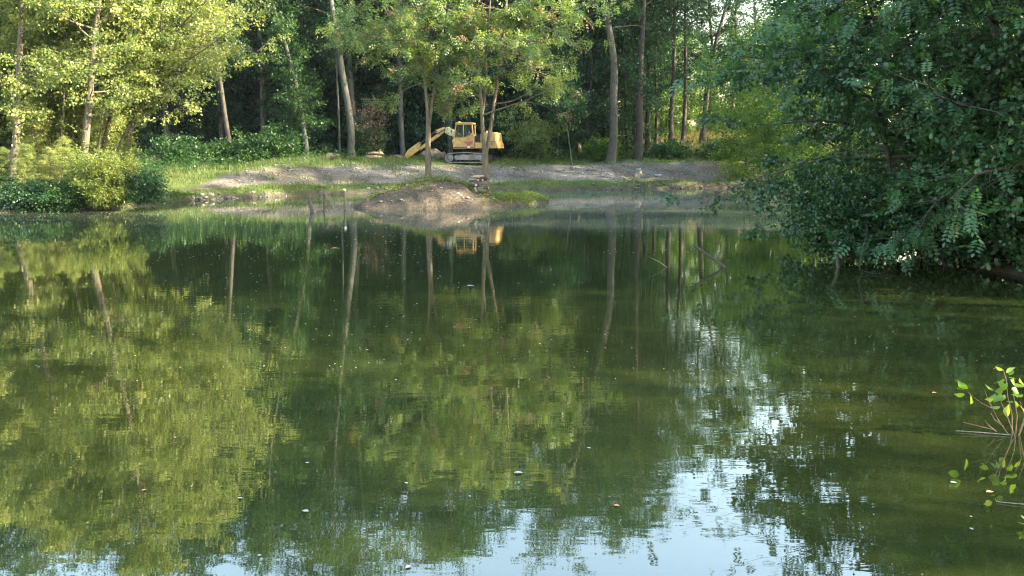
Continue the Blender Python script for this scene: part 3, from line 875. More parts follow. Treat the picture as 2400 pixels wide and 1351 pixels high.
for label, path, Y, dia, top, kw, bark, lf, sd, spr in edge_trees:
    base, P, r = px_stem(path, Y, dia, 0.06, top * 1.17, sd)
    base[2] = min(base[2], hz(base[0], base[1])) - 0.1
    ms = grow(sd, [(P, r)], sub_n=5, twig_n=5, lv=15, twig=0.95, size=0.18, spread=0.18, elev=(-0.05, 0.7), stem_sprigs=spr, sub_wood=False, **kw)
    tag(tree('forest_tree', ms, M[bark], M[lf], base), label, 'tree', 'trees at the edge of the far forest')

# sunlit trees far behind the right-hand rise, and low trees by the right end of the bank
lime_protos = []
for k in range(2):
    rs = np.random.RandomState(130 + k)
    st = [straight_stem(rs, 11, 0.3, 0.04, (0.4, 0), 7, 0.15)]
    ms = grow(134 + k, st, br_n=46, br_from=0.05, br_len=lambda t: 3.2 * (0.7 + 0.5 * math.sin(t * 2.4)) * (1 if t < 0.75 else 1 - 2.5 * (t - 0.75)), sub_n=6, twig_n=5, lv=15, twig=0.9, size=0.17, spread=0.16, elev=(0.0, 0.6), sides=6)
    lime_protos.append(tree('bushy_tree', ms, M['bark_grey'], M['lime_leaf']))
rs = np.random.RandomState(17)
for i, (px, Y, sc) in enumerate([(1440, 104, 1.0), (1490, 112, 1.2), (1545, 106, 1.0), (1590, 116, 1.25), (1630, 108, 0.95), (1690, 118, 0.9), (1740, 108, 0.75), (1800, 116, 0.8), (1380, 112, 1.2), (1870, 110, 0.8)]):
    X = (px - 1200) / F_PX * Y
    place(lime_protos[i % 2], USED, (X, Y, hz(X, Y) - 0.15), rs.uniform(0, 6.28), sc, 'bright green sunlit tree seen between the trunks behind the grassy rise', 'sunlit trees behind the rise')
for i, (px, Y, sc) in enumerate([(1655, 98, .95), (1705, 92, .85), (1760, 97, .82), (1815, 90, .66), (1880, 95, .62), (1950, 90, .6), (2060, 85, .6)]):
    X = (px - 1200) / F_PX * Y
    place(forest_protos[i % 4], USED, (X, Y, hz(X, Y) - 0.2), rs.uniform(0, 6.28), sc, 'tall thin-crowned tree behind the right end of the grassy rise', 'tall trees behind the right end of the bank')
for i, (px, Y, sc, lab) in enumerate([(1690, 74, 0.95, 'taller bushy green tree just behind the right end of the bank'), (1745, 66, 1.02, 'bushy light green tree at the right end of the stony bank'), (1800, 60, 1.0, 'fresh green bushy tree partly hidden by the dark foliage on the right'), (1860, 52, 1.0, 'bushy green tree close behind the overhanging right shore trees'), (1930, 45, 1.0, 'bushy tree glimpsed through the right shore foliage')]):
    X = (px + 55 - 1200) / F_PX * Y
    place(lime_protos[i % 2], USED, (X, Y, max(0.1, hz(X, Y)) - 0.15), rs.uniform(0, 6.28), sc, lab, 'bushy trees along the right shore')

# ---------- right shore woods (they also shade the pond)
rs = np.random.RandomState(23)
wood_spots = [(13.6, 27, .42), (14.2, 24.4, .5), (17.5, 33, .5), (20, 37.5, .52), (17, 29, .66), (21.5, 36, .66), (27, 41, .72), (23, 42.5, .62), (32, 53, .82), (37, 60, .8), (15.5, 21.5, .68), (19, 19, .7), (24, 26, .84), (30, 34, .7), (16.5, 14, .66), (24, 9, .68), (20, 3, .7), (27, 6, .7), (18, -8, .65), (28, 16, .7), (34, 24, .72), (40, 50, .8), (25, 1, .66), (42, 33, .66), (33, 8, .7), (43, 66, 1.2), (37, 78, 1.2), (36, 71, 1.15), (19, 24, .78), (46, 58, .8), (33, 47, .8), (29, 57, .78), (34, 57, .85), (31, 63, .8), (41, 72, 1.25), (45, 77, 1.25), (17, -3, .62), (23, -8, .7), (29, -4, .7), (19, -14, .7), (13.5, 0, .45), (35, -10, .75), (26, -17, .75), (18, 27.5, .5)]
for i, (x, y, sc) in enumerate(wood_spots):
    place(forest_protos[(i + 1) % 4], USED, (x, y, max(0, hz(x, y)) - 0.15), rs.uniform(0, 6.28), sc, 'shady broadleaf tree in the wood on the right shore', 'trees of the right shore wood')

# ---------- two locust trees on the island
def locust_len(L0): return lambda t: L0 * (0.75 + 0.4 * math.sin(t * 2.6)) * (1 if t < 0.8 else 1 - 2.2 * (t - 0.8))
Yi = 47.0
b1 = at_y(1004, 418, Yi); b1[2] = ih(b1[0], Yi) - 0.1
loc = lambda pth, Y=Yi: np.array([at_y(a, b, Y) for a, b in pth]) - b1
s1 = loc([(1004, 418), (1003, 340), (1005, 280)])
s1a = loc([(1003, 300), (1004, 270), (998, 200), (996, 150), (985, 60), (975, -60), (970, -160)])
s1b = loc([(1007, 285), (1012, 240), (1022, 180), (1028, 120), (1040, 20), (1050, -100), (1052, -200)])
s1c = loc([(998, 200), (980, 150), (940, 110), (905, 60)])
s1a[:, 1] += np.linspace(0, -1.0, 7); s1b[:, 1] += np.linspace(0, 1.3, 7)
ms = grow(201, [(s1, [.17, .14, .13], 0), (s1a, np.linspace(.1, .03, 7)), (s1b, np.linspace(.09, .03, 7)), (s1c, np.linspace(.05, .02, 4))], br_n=26, br_from=0.16, br_len=locust_len(3.2), elev=(-0.08, 0.45), zmin=3.2, sub_n=5, twig_n=4, lv=6,
          twig=0.6, size=0.32, leaf='pinnate5', spread=0.10, trop=-0.005, flat=0.5, brown=0.06, bias=np.array([-1.0, 0]), bias_k=0.25)
tag(tree('locust_tree', ms, M['bark_locust'], M['locust_leaf'], b1), 'locust tree on top of the island mound, left of the pair', 'tree', 'locust trees on the island')
b2 = at_y(1141, 462, 46.7); b2[2] = ih(b2[0], 46.7) - 0.1
loc = lambda pth, Y=46.7: np.array([at_y(a, b, Y) for a, b in pth]) - b2
s2 = loc([(1141, 462), (1138, 400), (1137, 355)])
s2a = loc([(1137, 375), (1132, 320), (1130, 270), (1126, 190), (1115, 100), (1105, -20), (1100, -180)])
s2b = loc([(1139, 360), (1150, 300), (1158, 240), (1170, 150), (1185, 40), (1190, -80), (1195, -220)])
s2c = loc([(1130, 270), (1140, 200), (1138, 110), (1150, 0), (1150, -200)])
s2d = loc([(1170, 150), (1210, 110), (1260, 70), (1300, 10)])
s2a[:, 1] += np.linspace(0, -1.2, 7); s2b[:, 1] += np.linspace(0, 1.0, 7)
ms = grow(202, [(s2, [.2, .165, .15], 0), (s2a, np.linspace(.12, .03, 7)), (s2b, np.linspace(.11, .03, 7)), (s2c, np.linspace(.08, .03, 5)), (s2d, np.linspace(.06, .02, 4))], br_n=26, br_from=0.18, br_len=locust_len(3.4), elev=(-0.08, 0.45), zmin=4.0, sub_n=5, twig_n=4, lv=6,
          twig=0.6, size=0.32, leaf='pinnate5', spread=0.10, trop=-0.005, flat=0.5, brown=0.06, bias=np.array([1.0, 0]), bias_k=0.3)
tag(tree('locust_tree', ms, M['bark_locust'], M['locust_leaf'], b2), 'forked locust tree beside the woodpile, right of the pair on the island', 'tree', 'locust trees on the island')

# ---------- big dark trees overhanging the water on the right
def near_tree(seed, base, H, dia, lean, label, leafk, leafm, size, kw, group='trees overhanging the right shore', name='locust_tree'):
    rs = np.random.RandomState(seed)
    st = [straight_stem(rs, H, dia, 0.04, lean, 8, 0.15)]
    ms = grow(seed, st, leaf=leafk, size=size, **kw)
    tag(tree(name, ms, M['bark_dark'], M[leafm], base), label, 'tree', group)
pin = dict(br_n=50, br_from=0.08, br_len=lambda t: 4.3 * (0.75 + 0.35 * math.sin(t * 2.6)) * (1 if t < 0.75 else 1 - 2.2 * (t - 0.75)), elev=(-0.1, 0.4), sub_n=7, twig_n=5, lv=4, twig=0.6, spread=0.10, trop=-0.012, flat=0.28, twig_wood=True, zmin=0.3)
near_tree(301, (11.6, 21.2, 0.2), 11.5, 0.3, (-1.5, -0.8), 'dark blue-green locust tree hanging far out over the water on the right', 'pinnate9', 'near_locust_leaf', 0.36, dict(pin, bias=np.array([-1.0, -0.2]), bias_k=0.35))
near_tree(302, (13.4, 18.9, 0.3), 12.5, 0.32, (-0.8, -0.6), 'dark locust tree filling the right picture edge', 'pinnate9', 'near_locust_leaf', 0.36, dict(pin, bias=np.array([-0.7, -0.7]), bias_k=0.25))
rnd = dict(br_n=44, br_from=0.05, br_len=lambda t: 2.9 * (0.8 + 0.3 * math.sin(t * 2.6)) * (1 if t < 0.7 else 1 - 2.4 * (t - 0.7)), elev=(-0.15, 0.4), sub_n=6, twig_n=5, lv=18, twig=0.5, spread=0.09, trop=-0.015, flat=0.6, twig_wood=True, zmin=0.08)
near_tree(303, (9.9, 22.6, 0.1), 7.2, 0.22, (-1.4, -0.2), 'dark green alder with round leaves and a few orange ones, overhanging the pond', 'round', 'near_leaf', 0.12, dict(rnd, bias=np.array([-1.0, -0.1]), bias_k=0.3), name='alder_tree')
near_tree(304, (12.0, 20.0, 0.2), 5.0, 0.18, (-0.8, -0.8), 'low dark alder at the foot of the overhanging locust', 'round', 'near_leaf', 0.12, dict(rnd, br_n=40, bias=np.array([-0.6, -0.8]), bias_k=0.3), name='alder_tree')

def shrub(seed, base, H, W, leafk, leafm, size, lv, label, n=26, name='shrub', cat='shrub', group=None, bark='bark_dark', twig=0.4, sub=5, spread=0.08, zmin=0.03):
    rs = np.random.RandomState(seed)
    stems = []
    for i in range(5):
        a = i * 1.257 + rs.uniform(-.4, .4)
        tip = np.array([math.cos(a) * W * 0.35, math.sin(a) * W * 0.35, H * rs.uniform(0.7, 1.0)])
        z = np.linspace(0, 1, 5)[:, None]
        P = z * tip + rs.normal(0, 0.03 * H, (5, 3)) * z + np.array([math.cos(a), math.sin(a), 0]) * 0.05
        stems.append((P, np.linspace(0.03, 0.008, 5)))
    ms = grow(seed, stems, br_n=n, br_from=0.08, br_len=lambda t: W * 0.36, elev=(0.0, 0.8), sub_n=sub, twig_n=4, lv=lv, twig=twig, size=size, leaf=leafk, spread=spread, sides=5, zmin=zmin, sub_wood=False, split=True)
    e = empty(name, base)
    for st in ms[0]: link('stem', st, M[bark], e)
    link('branches', ms[1], M[bark], e)
    link('foliage', ms[2], M[leafm], e)
    return tag(e, label, cat, group)

shrub(401, (10.4, 21.0, -0.02), 2.3, 2.6, 'round', 'near_leaf', 0.09, 9, 'dark shrub trailing in the water under the right shore trees', group='shrubs on the right shore')
shrub(402, (11.6, 18.9, 0.05), 2.0, 2.6, 'round', 'near_leaf', 0.11, 9, 'broad-leaved shrub at the water line by the right picture edge', group='shrubs on the right shore')
shrub(403, (8.35, 21.8, -0.05), 1.7, 2.2, 'round', 'near_leaf', 0.085, 9, 'low leafy shrub standing in the water with a thin dark stem', group='shrubs on the right shore')
for i, (x_, y_, H_, W_, lab) in enumerate([(12.6, 23.6, 3.2, 3.6, 'tall dark bush behind the trailing shrub on the right shore'), (13.6, 21.0, 3.0, 3.6, 'tall dark bush close behind the broad-leaved shrub'), (13.6, 28.5, 3.4, 4.0, 'dark bush on the right shore glimpsed through low branches'), (12.2, 16.9, 1.6, 2.6, 'low dark bush at the right picture edge just above the water')]):
    shrub(480 + i, (x_, y_, max(0, hz(x_, y_)) - 0.05), H_, W_, 'simple', 'near_leaf', 0.15, 7, lab, group='bushes behind the right shore shrubs')
wb = at_z(236, 494, 0.05)
shrub(404, (wb[0], wb[1] + 0.5, 0.1), 2.5, 2.3, 'long', 'willow_leaf', 0.15, 8, 'sunlit yellow-green willow bush at the left water edge')
shrub(405, at_z(312, 482, 0.25) + np.array([0, 0.7, 0]), 1.3, 1.8, 'simple', 'forest_leaf', 0.1, 8, 'small dark shrub between willow bush and stony bank')
for i, (px, py, H, W) in enumerate([(60, 494, 0.9, 2.0), (125, 494, 0.8, 2.0)]):
    p = at_z(px, py, 0.05)
    shrub(410 + i, (p[0], p[1] + 0.2, 0.0), H, W, 'simple', 'herb_leaf' if i % 2 else 'forest_leaf', 0.1, 8, ['dark undergrowth bush beside the leftmost trunk', 'low dark bush between the two big left trunks', 'dark bush at the left picture edge by the water', 'leafy bush left of the willow bush'][i], group='bushes under the left alders', n=20)
for i, (px, Y, H, W, lab, lf) in enumerate([
        (640, 70.5, 1.7, 3.8, 'broad green bush at the forest foot under the leafy slanting trunk', 'herb_leaf'), (560, 70.5, 1.2, 3.0, 'rounded green bush at the forest foot by the dark leaning trunk', 'herb_leaf'),
        (440, 68, 1.2, 3.2, 'green bush at the forest foot right of the alders', 'herb_leaf'), (860, 75.5, 2.6, 2.8, 'small green bush between the curved trunk and the excavator stick', 'herb_leaf'),
        (1245, 77, 3.6, 4.8, 'big pale green bush right behind the excavator tail', 'locust_leaf'), (1180, 80, 4.2, 4.5, 'dark bush behind the excavator engine cover', 'forest_leaf'),
        (1060, 80, 4.0, 5.0, 'dark bush behind the excavator cab', 'forest_leaf'), (960, 81, 3.4, 4.0, 'dark bush behind the excavator arm', 'forest_leaf'), (700, 76, 3.6, 4.0, 'dark tall bush in the shade behind the slanting trunk', 'forest_leaf'),
        (1560, 80, 0.6, 2.6, 'low bush on the green slope right of the stump', 'herb_leaf'), (1690, 80, 0.6, 3.0, 'dark low bush on the grassy rise', 'herb_leaf'), (1410, 77.5, 1.4, 2.0, 'weedy bush at the foot of the stout knotty trunk', 'lime_leaf'),
        (1540, 96, 3.4, 6.0, 'glowing yellow-green bush in sun behind the dark trunks', 'lime_leaf'), (1680, 97, 2.6, 6.0, 'glowing yellow-green bush on top of the grassy rise', 'lime_leaf'), (1440, 94, 3.0, 6.0, 'sunlit bush far behind the stout knotty trunk', 'lime_leaf')]):
    X = (px - 1200) / F_PX * Y
    shrub(430 + i, (X, Y, hz(X, Y) - 0.05), H, W, 'simple', lf, 0.19, 6, lab, group='bushes along the far forest edge', n=18, twig=0.55, sub=4, spread=0.14)
X = (868 - 1200) / F_PX * 74.5
shrub(460, (X, 75.0, hz(X, 75.0)), 5.0, 2.6, 'simple', 'withered_leaf', 0.15, 3, 'withered bush with dry pinkish-brown leaves behind the excavator stick', n=16, twig=0.5, sub=4, spread=0.13)

# ------------------------------------------------------------------ ground cover (stuff)
def scatter(rs, n, xr, yr):
    return rs.uniform(xr[0], xr[1], n), rs.uniform(yr[0], yr[1], n)

def blades(name, x, y, z, h, w, rs, tint, mat, kind='stuff', label=None):
    n = len(x)
    a = rs.uniform(0, 6.28, n)
    ln = rs.normal(0, 0.35, (n, 2)) * h[:, None]
    B = np.stack([x, y, z], axis=1)
    s = np.stack([np.cos(a), np.sin(a), np.zeros(n)], axis=1) * (w / 2)[:, None]
    tip = B + np.stack([ln[:, 0], ln[:, 1], h], axis=1)
    V = np.stack([B - s, B + s, tip], axis=1).reshape(-1, 3)
    T = np.arange(n * 3).reshape(-1, 3)
    o = link(name, np_mesh(name, V, None, T, tint=np.repeat(tint, 3)), M[mat])
    return tag(o, label, name.replace('_', ' '), kind=kind)

rs = np.random.RandomState(91)
x, y = scatter(rs, 430000, (-26, 36), (43, 92))
d = shore_dist(x, y)
g = grassy_at(x, y, d)
wd = woody_at(x, y, d)
keep = (d > 0.15) & (rs.uniform(0, 1, len(x)) < np.clip((g + 0.8 * wob(x, y, 2.2) - 0.22) * 1.1, 0.0, 1) * (1 - 0.8 * wd)) & (rs.uniform(0, 1, len(x)) < np.where(d < 12, 0.75, 0.25))
x, y, d = x[keep], y[keep], d[keep]
hgt = rs.uniform(0.08, 0.26, len(x)) * (1 + 0.5 * (d > 8)) * (1 + 0.8 * (wob(x, y, 4) > 0.3))
blades('grass', x, y, height(x, y, d) - 0.02, hgt, rs.uniform(0.02, 0.05, len(x)), rs, np.clip(0.4 + 0.3 * wob(x, y, 3) + rs.normal(0, 0.15, len(x)), 0, 1), 'grass_blade', label='green grass growing in strips along the far bank')
x, y = scatter(rs, 260000, (-24, 34), (44, 74))
d = shore_dist(x, y)
k = (d > 0.02) & (d < 0.75) & (wob(x, y, 2.6) + 0.25 * smooth(4, -6, x) > rs.uniform(-0.35, 0.5, len(x)))
x, y, d = x[k], y[k], d[k]
blades('shore_grass', x, y, height(x, y, d) - 0.03, rs.uniform(0.12, 0.42, len(x)) * (0.7 + 0.5 * (wob(x, y, 5) > 0.1)), rs.uniform(0.015, 0.035, len(x)), rs, np.clip(rs.normal(0.45, 0.2, len(x)), 0, 1), 'grass_blade', label='ragged grass hanging over the far water edge')
x, y = scatter(rs, 9000, (12, 32), (80, 100))
d = shore_dist(x, y)
k = (np.exp(-(((x - 21) / 7) ** 2 + ((y - 89) / 6) ** 2)) > rs.uniform(0, 1, len(x)))
x, y, d = x[k], y[k], d[k]
blades('dry_grass', x, y, height(x, y, d) - 0.02, rs.uniform(0.4, 1.0, len(x)), rs.uniform(0.02, 0.045, len(x)), rs, rs.uniform(0, 1, len(x)), 'dry_grass', label='tall straw-coloured grass in the sun on the rise')

def herbs(name, x, y, z, H, per, size, rs, mat, leaf='simple', label=None, wide=0.12):
    n = len(x)
    idx = np.repeat(np.arange(n), per)
    f = rs.uniform(0.05, 1.0, n * per)
    C = np.stack([x[idx], y[idx], z[idx] + f * H[idx]], axis=1) + rs.normal(0, wide, (n * per, 3)) * np.array([1, 1, 0.4])
    D = unit(rs.normal(0, 1, (n * per, 3)) * np.array([1, 1, 0.35]) + np.array([0, 0, -0.05]))
    N = unit(rs.normal(0, 0.45, (n * per, 3)) + np.array([0, 0, 1]))
    me = leaf_mesh(name, leaf, C, D, N, size * rs.uniform(0.6, 1.3, n * per), np.clip(0.35 + 0.35 * f + rs.normal(0, 0.12, n * per), 0, 1))
    return tag(link(name, me, M[mat]), label, name.replace('_', ' '), kind='stuff')

x, y = scatter(rs, 9000, (-30, 12), (58, 92))
d = shore_dist(x, y)
k = (d > 9.6 + 1.2 * wob(x, y, 2)) & (d < 24) & ~((x > -12.5) & (x < 1.5) & (d < 13.5)) & ((d < 14) | (rs.uniform(0, 1, len(x)) < 0.35))
x, y, d = x[k], y[k], d[k]
herbs('undergrowth', x, y, height(x, y, d), rs.uniform(0.35, 1.15, len(x)) * smooth(8, 11, d) * (1.15 - 0.65 * smooth(-12, -4, x)), 12, 0.17, rs, 'herb_leaf', label='nettles and balsam forming a green fringe before the forest', wide=0.16)
x, y = scatter(rs, 8000, (-18, 30), (52, 82))
d = shore_dist(x, y)
k = (d > 0.3) & (d < 11) & (wob(x, y, 3.1) > 0.33)
k &= rs.uniform(0, 1, len(x)) < np.where((d > 2) & (d < 5.5), 0.3, 0.6)
x, y, d = x[k], y[k], d[k]
herbs('weeds', x, y, height(x, y, d), rs.uniform(0.08, 0.4, len(x)), 9, 0.12, rs, 'herb_leaf', label='leafy weeds sprouting on the stony bank', wide=0.09)
# yellow-green plants along the crest and tail of the island
x, y = scatter(rs, 7000, (-9, 3), (42.5, 51))
z = island_h(x, y)
e1 = (y > 45.9 + 0.12 * np.abs(x + 4.4)) & (y < 48.6) & (x < -1.9)
e2 = (x > -0.9)
k = (z > 0.06) & ((e1 & (rs.uniform(0, 1, len(x)) < 0.5) & (wob(x, y, 3) > -0.15)) | (e2 & (rs.uniform(0, 1, len(x)) < 0.6)) | ((rs.uniform(0, 1, len(x)) < 0.3) & (wob(x, y, 5) > 0.32)))
x, y, z = x[k], y[k], z[k]
herbs('island_plants', x, y, z, rs.uniform(0.06, 0.36, len(x)) * np.where(y < 45.8, 0.5, 1.0), 10, 0.085, rs, 'weed_leaf', label='yellow-green plants along the crest and tail of the island', wide=0.07)
x, y = scatter(rs, 14000, (-9.5, 3.5), (42, 51.5))
z = island_h(x, y)
k = (z > 0.04) & (wob(x, y, 4) + 0.8 * smooth(45.8, 47, y) + 0.8 * smooth(-1, 0.5, x) > rs.uniform(0.0, 1.3, len(x)))
x, y, z = x[k], y[k], z[k]
blades('island_grass', x, y, z - 0.02, rs.uniform(0.06, 0.22, len(x)), rs.uniform(0.01, 0.025, len(x)), rs, np.clip(rs.normal(0.6, 0.2, len(x)), 0, 1), 'grass_blade', label='short thin grass on the island mound')
# under the left alders
x, y = scatter(rs, 5200, (-36, -19), (38.5, 60))
d = shore_dist(x, y)
k = (d > -0.05) & (d < 12) & (x < -21.6 - 0.12 * (y - 45))
x, y, d = x[k], y[k], d[k]
herbs('thicket_floor_plants', x, y, height(x, y, d), rs.uniform(0.3, 1.1, len(x)), 8, 0.15, rs, 'herb_leaf', label='leafy plants covering the floor of the alder thicket', wide=0.12)

# stones
def stone_template(rs, sub=1):
    t = (1 + 5 ** .5) / 2
    v = np.array([(-1, t, 0), (1, t, 0), (-1, -t, 0), (1, -t, 0), (0, -1, t), (0, 1, t), (0, -1, -t), (0, 1, -t), (t, 0, -1), (t, 0, 1), (-t, 0, -1), (-t, 0, 1)]) / 1.9
    f = np.array([(0, 11, 5), (0, 5, 1), (0, 1, 7), (0, 7, 10), (0, 10, 11), (1, 5, 9), (5, 11, 4), (11, 10, 2), (10, 7, 6), (7, 1, 8), (3, 9, 4), (3, 4, 2), (3, 2, 6), (3, 6, 8), (3, 8, 9), (4, 9, 5), (2, 4, 11), (6, 2, 10), (8, 6, 7), (9, 8, 1)])
    return v * rs.uniform(0.7, 1.25, (12, 1)), f
def stone_cloud(name, x, y, z, s, rs, mat, label):
    vt, ft = zip(*[stone_template(rs) for _ in range(8)])
    n = len(x)
    which = rs.randint(0, 8, n)
    tv = np.array(vt)[which] * np.stack([rs.uniform(0.7, 1.4, n), rs.uniform(0.7, 1.3, n), rs.uniform(0.35, 0.75, n)], axis=1)[:, None, :]
    a = rs.uniform(0, 6.28, n); c, sn = np.cos(a)[:, None], np.sin(a)[:, None]
    V = np.stack([tv[:, :, 0] * c - tv[:, :, 1] * sn, tv[:, :, 0] * sn + tv[:, :, 1] * c, tv[:, :, 2]], axis=-1) * s[:, None, None] + np.stack([x, y, z], axis=1)[:, None, :]
    T = (ft[0][None] + (np.arange(n) * 12)[:, None, None]).reshape(-1, 3)
    return tag(link(name, np_mesh(name, V.reshape(-1, 3), None, T), M[mat]), label, 'gravel', kind='stuff')
x, y = scatter(rs, 30000, (-19, 34), (50, 82))
d = shore_dist(x, y)
g = grassy_at(x, y, d)
k = (d > 0.0) & (d < 7.5) & (rs.uniform(0, 1, len(x)) > g + 0.25 + 0.4 * wob(x, y, 2.5))
x, y, d = x[k], y[k], d[k]
s = 0.03 + 0.16 * rs.uniform(0, 1, len(x)) ** 6
kp = rs.uniform(0, 1, len(x)) < 0.35
stone_cloud('bank_gravel', x[~kp], y[~kp], height(x[~kp], y[~kp], d[~kp]) + 0.01, s[~kp], rs, 'stone', 'grey-brown gravel covering the slope of the far bank')
stone_cloud('bank_gravel', x[kp], y[kp], height(x[kp], y[kp], d[kp]) + 0.01, s[kp] * 0.6, rs, 'stone_pale', 'pale stone chips scattered over the slope of the far bank')
x, y = scatter(rs, 5000, (-9, 3), (42, 51))
z = island_h(x, y)
k = (z > -0.03) & (z < 1.2) & (rs.uniform(0, 1, len(x)) < 0.3)
stone_cloud('island_gravel', x[k], y[k], z[k], 0.02 + 0.05 * rs.uniform(0, 1, k.sum()) ** 4, rs, 'stone_brown', 'small stones and clods on the island mound')

def rock(name, px, py, Y, s, sd, label, mat='stone', flat=0.6, group=None, z=None, cat='rock', subdiv=2, rz=None):
    rr = np.random.RandomState(sd)
    v, f = stone_template(rr)
    me = bpy.data.meshes.new(name)
    sx, sy, sz = (s, s, s * flat) if not hasattr(s, '__len__') else s
    me.from_pydata([(a * sx, b * sy, c * sz) for a, b, c in v], [], [tuple(int(i) for i in t) for t in f])
    p = at_y(px, py, Y)
    o = link(name, me, M[mat])
    o.location = (p[0], Y, hz(p[0], Y) + sz * 0.35 if z is None else z)
    o.rotation_euler = (0, 0, rr.uniform(0, 6.28) if rz is None else rz)
    m = o.modifiers.new('sub', 'SUBSURF'); m.levels = subdiv; m.render_levels = subdiv; m.subdivision_type = 'SIMPLE'
    tx = bpy.data.textures.new('rock_clouds', 'CLOUDS'); tx.noise_scale = 0.35 * max(sx, sy)
    m = o.modifiers.new('lumps', 'DISPLACE'); m.texture = tx; m.strength = 0.28 * max(sx, sz); m.texture_coords = 'LOCAL'
    return tag(o, label, cat, group)

# rocks at the water line, below the lip of the bank
rr = np.random.RandomState(55)
n_r = 0
for i in range(80):
    px = rr.choice([rr.uniform(450, 520), rr.uniform(525, 600), rr.uniform(600, 720), rr.uniform(1330, 1850), rr.uniform(860, 1000)])
    t = (px - 450) / 1400
    yy = np.interp(px, [p[0] for p in shore_px], [p[1] for p in shore_px])
    p = at_z(px, yy)
    Y = p[1] + rr.uniform(-0.15, 0.55)
    X = p[0]
    z = hz(X, Y)
    if z < -0.15: continue
    lab = 'pale stone in the row of stones along the left part of the far water line' if px < 1100 else 'grey stone lying at the foot of the stony bank on the right'
    gr = 'stones along the far water line, left part' if px < 1100 else 'stones at the foot of the stony bank'
    rock('shore_stone', px, yy, Y, rr.uniform(0.08, 0.2), 600 + i, lab, 'stone_pale' if rr.uniform() < 0.3 else 'stone', 0.6, gr, z + 0.02, subdiv=1, cat='stone')
for i, (px, py, Y, s, lab) in enumerate([(893, 483, 44.2, 0.11, 'pale flat stone at the left foot of the island'), (1074, 478, 44.9, 0.12, 'pale round stone on the right slope of the island'), (1034, 472, 45.0, 0.1, 'whitish stone low on the middle of the island slope'), (940, 492, 43.9, 0.12, 'dark wet stone at the island water line'), (1095, 486, 44.6, 0.14, 'grey-blue stone at the island water line below the woodpile')]):
    p = at_y(px, py, Y)
    rock('island_stone', px, py, Y, s, 800 + i, lab, 'stone_pale' if i < 3 else 'stone', 0.5, None, max(0.0, ih(p[0], Y)) + 0.03, subdiv=1, cat='stone')

# rubble and boulders beside the excavator bucket
for i, (px, py, Y, s, m, lab) in enumerate([
        (862, 372, 74.6, (0.5, 0.4, 0.3), 'stone', 'small grey lump of rubble, leftmost in the heap by the bucket'),
        (878, 365, 74.8, (0.9, 0.6, 0.22), 'stone_brown', 'flat brownish slab of rubble on the heap left of the bucket'),
        (876, 372, 74.3, (0.7, 0.5, 0.2), 'stone_brown', 'broken dark slab at the bottom of the heap left of the bucket'),
        (869, 360, 75.2, (0.5, 0.4, 0.3), 'stone', 'grey stone on top of the heap left of the bucket'),
        (886, 361, 75.2, (0.5, 0.4, 0.3), 'stone_brown', 'grey stone at the right top of the heap by the bucket'),
        (1012, 362, 75.5, (1.4, 0.9, 0.75), 'stone_brown', 'big brown boulder of earth between trunk and excavator track'),
        (1033, 368, 75.0, (0.8, 0.6, 0.5), 'rust', 'rusty brown lump just ahead of the excavator track')]):
    p = at_y(px, py, Y)
    rock('rubble', px, py, Y, s, 820 + i, lab, m, 0.5, None, hz(p[0], Y) + s[2] * 0.4 + (0.35 if i in (1, 3, 4) else 0), rz=0.2 * i)

# ------------------------------------------------------------------ excavator
EY = 73.6
ex_base = at_y(1110, 375, EY)
EXZ = hz(ex_base[0], EY)
PPM = 29.1
def E(px, py): return ((px - 1110) / PPM, (376.5 - py) / PPM)
def EP(pts): return [E(a, b) for a, b in pts]
exc = empty('excavator', (ex_base[0], EY, EXZ), R(-11))
tag(exc, 'weathered yellow crawler excavator parked on the far bank', 'excavator')

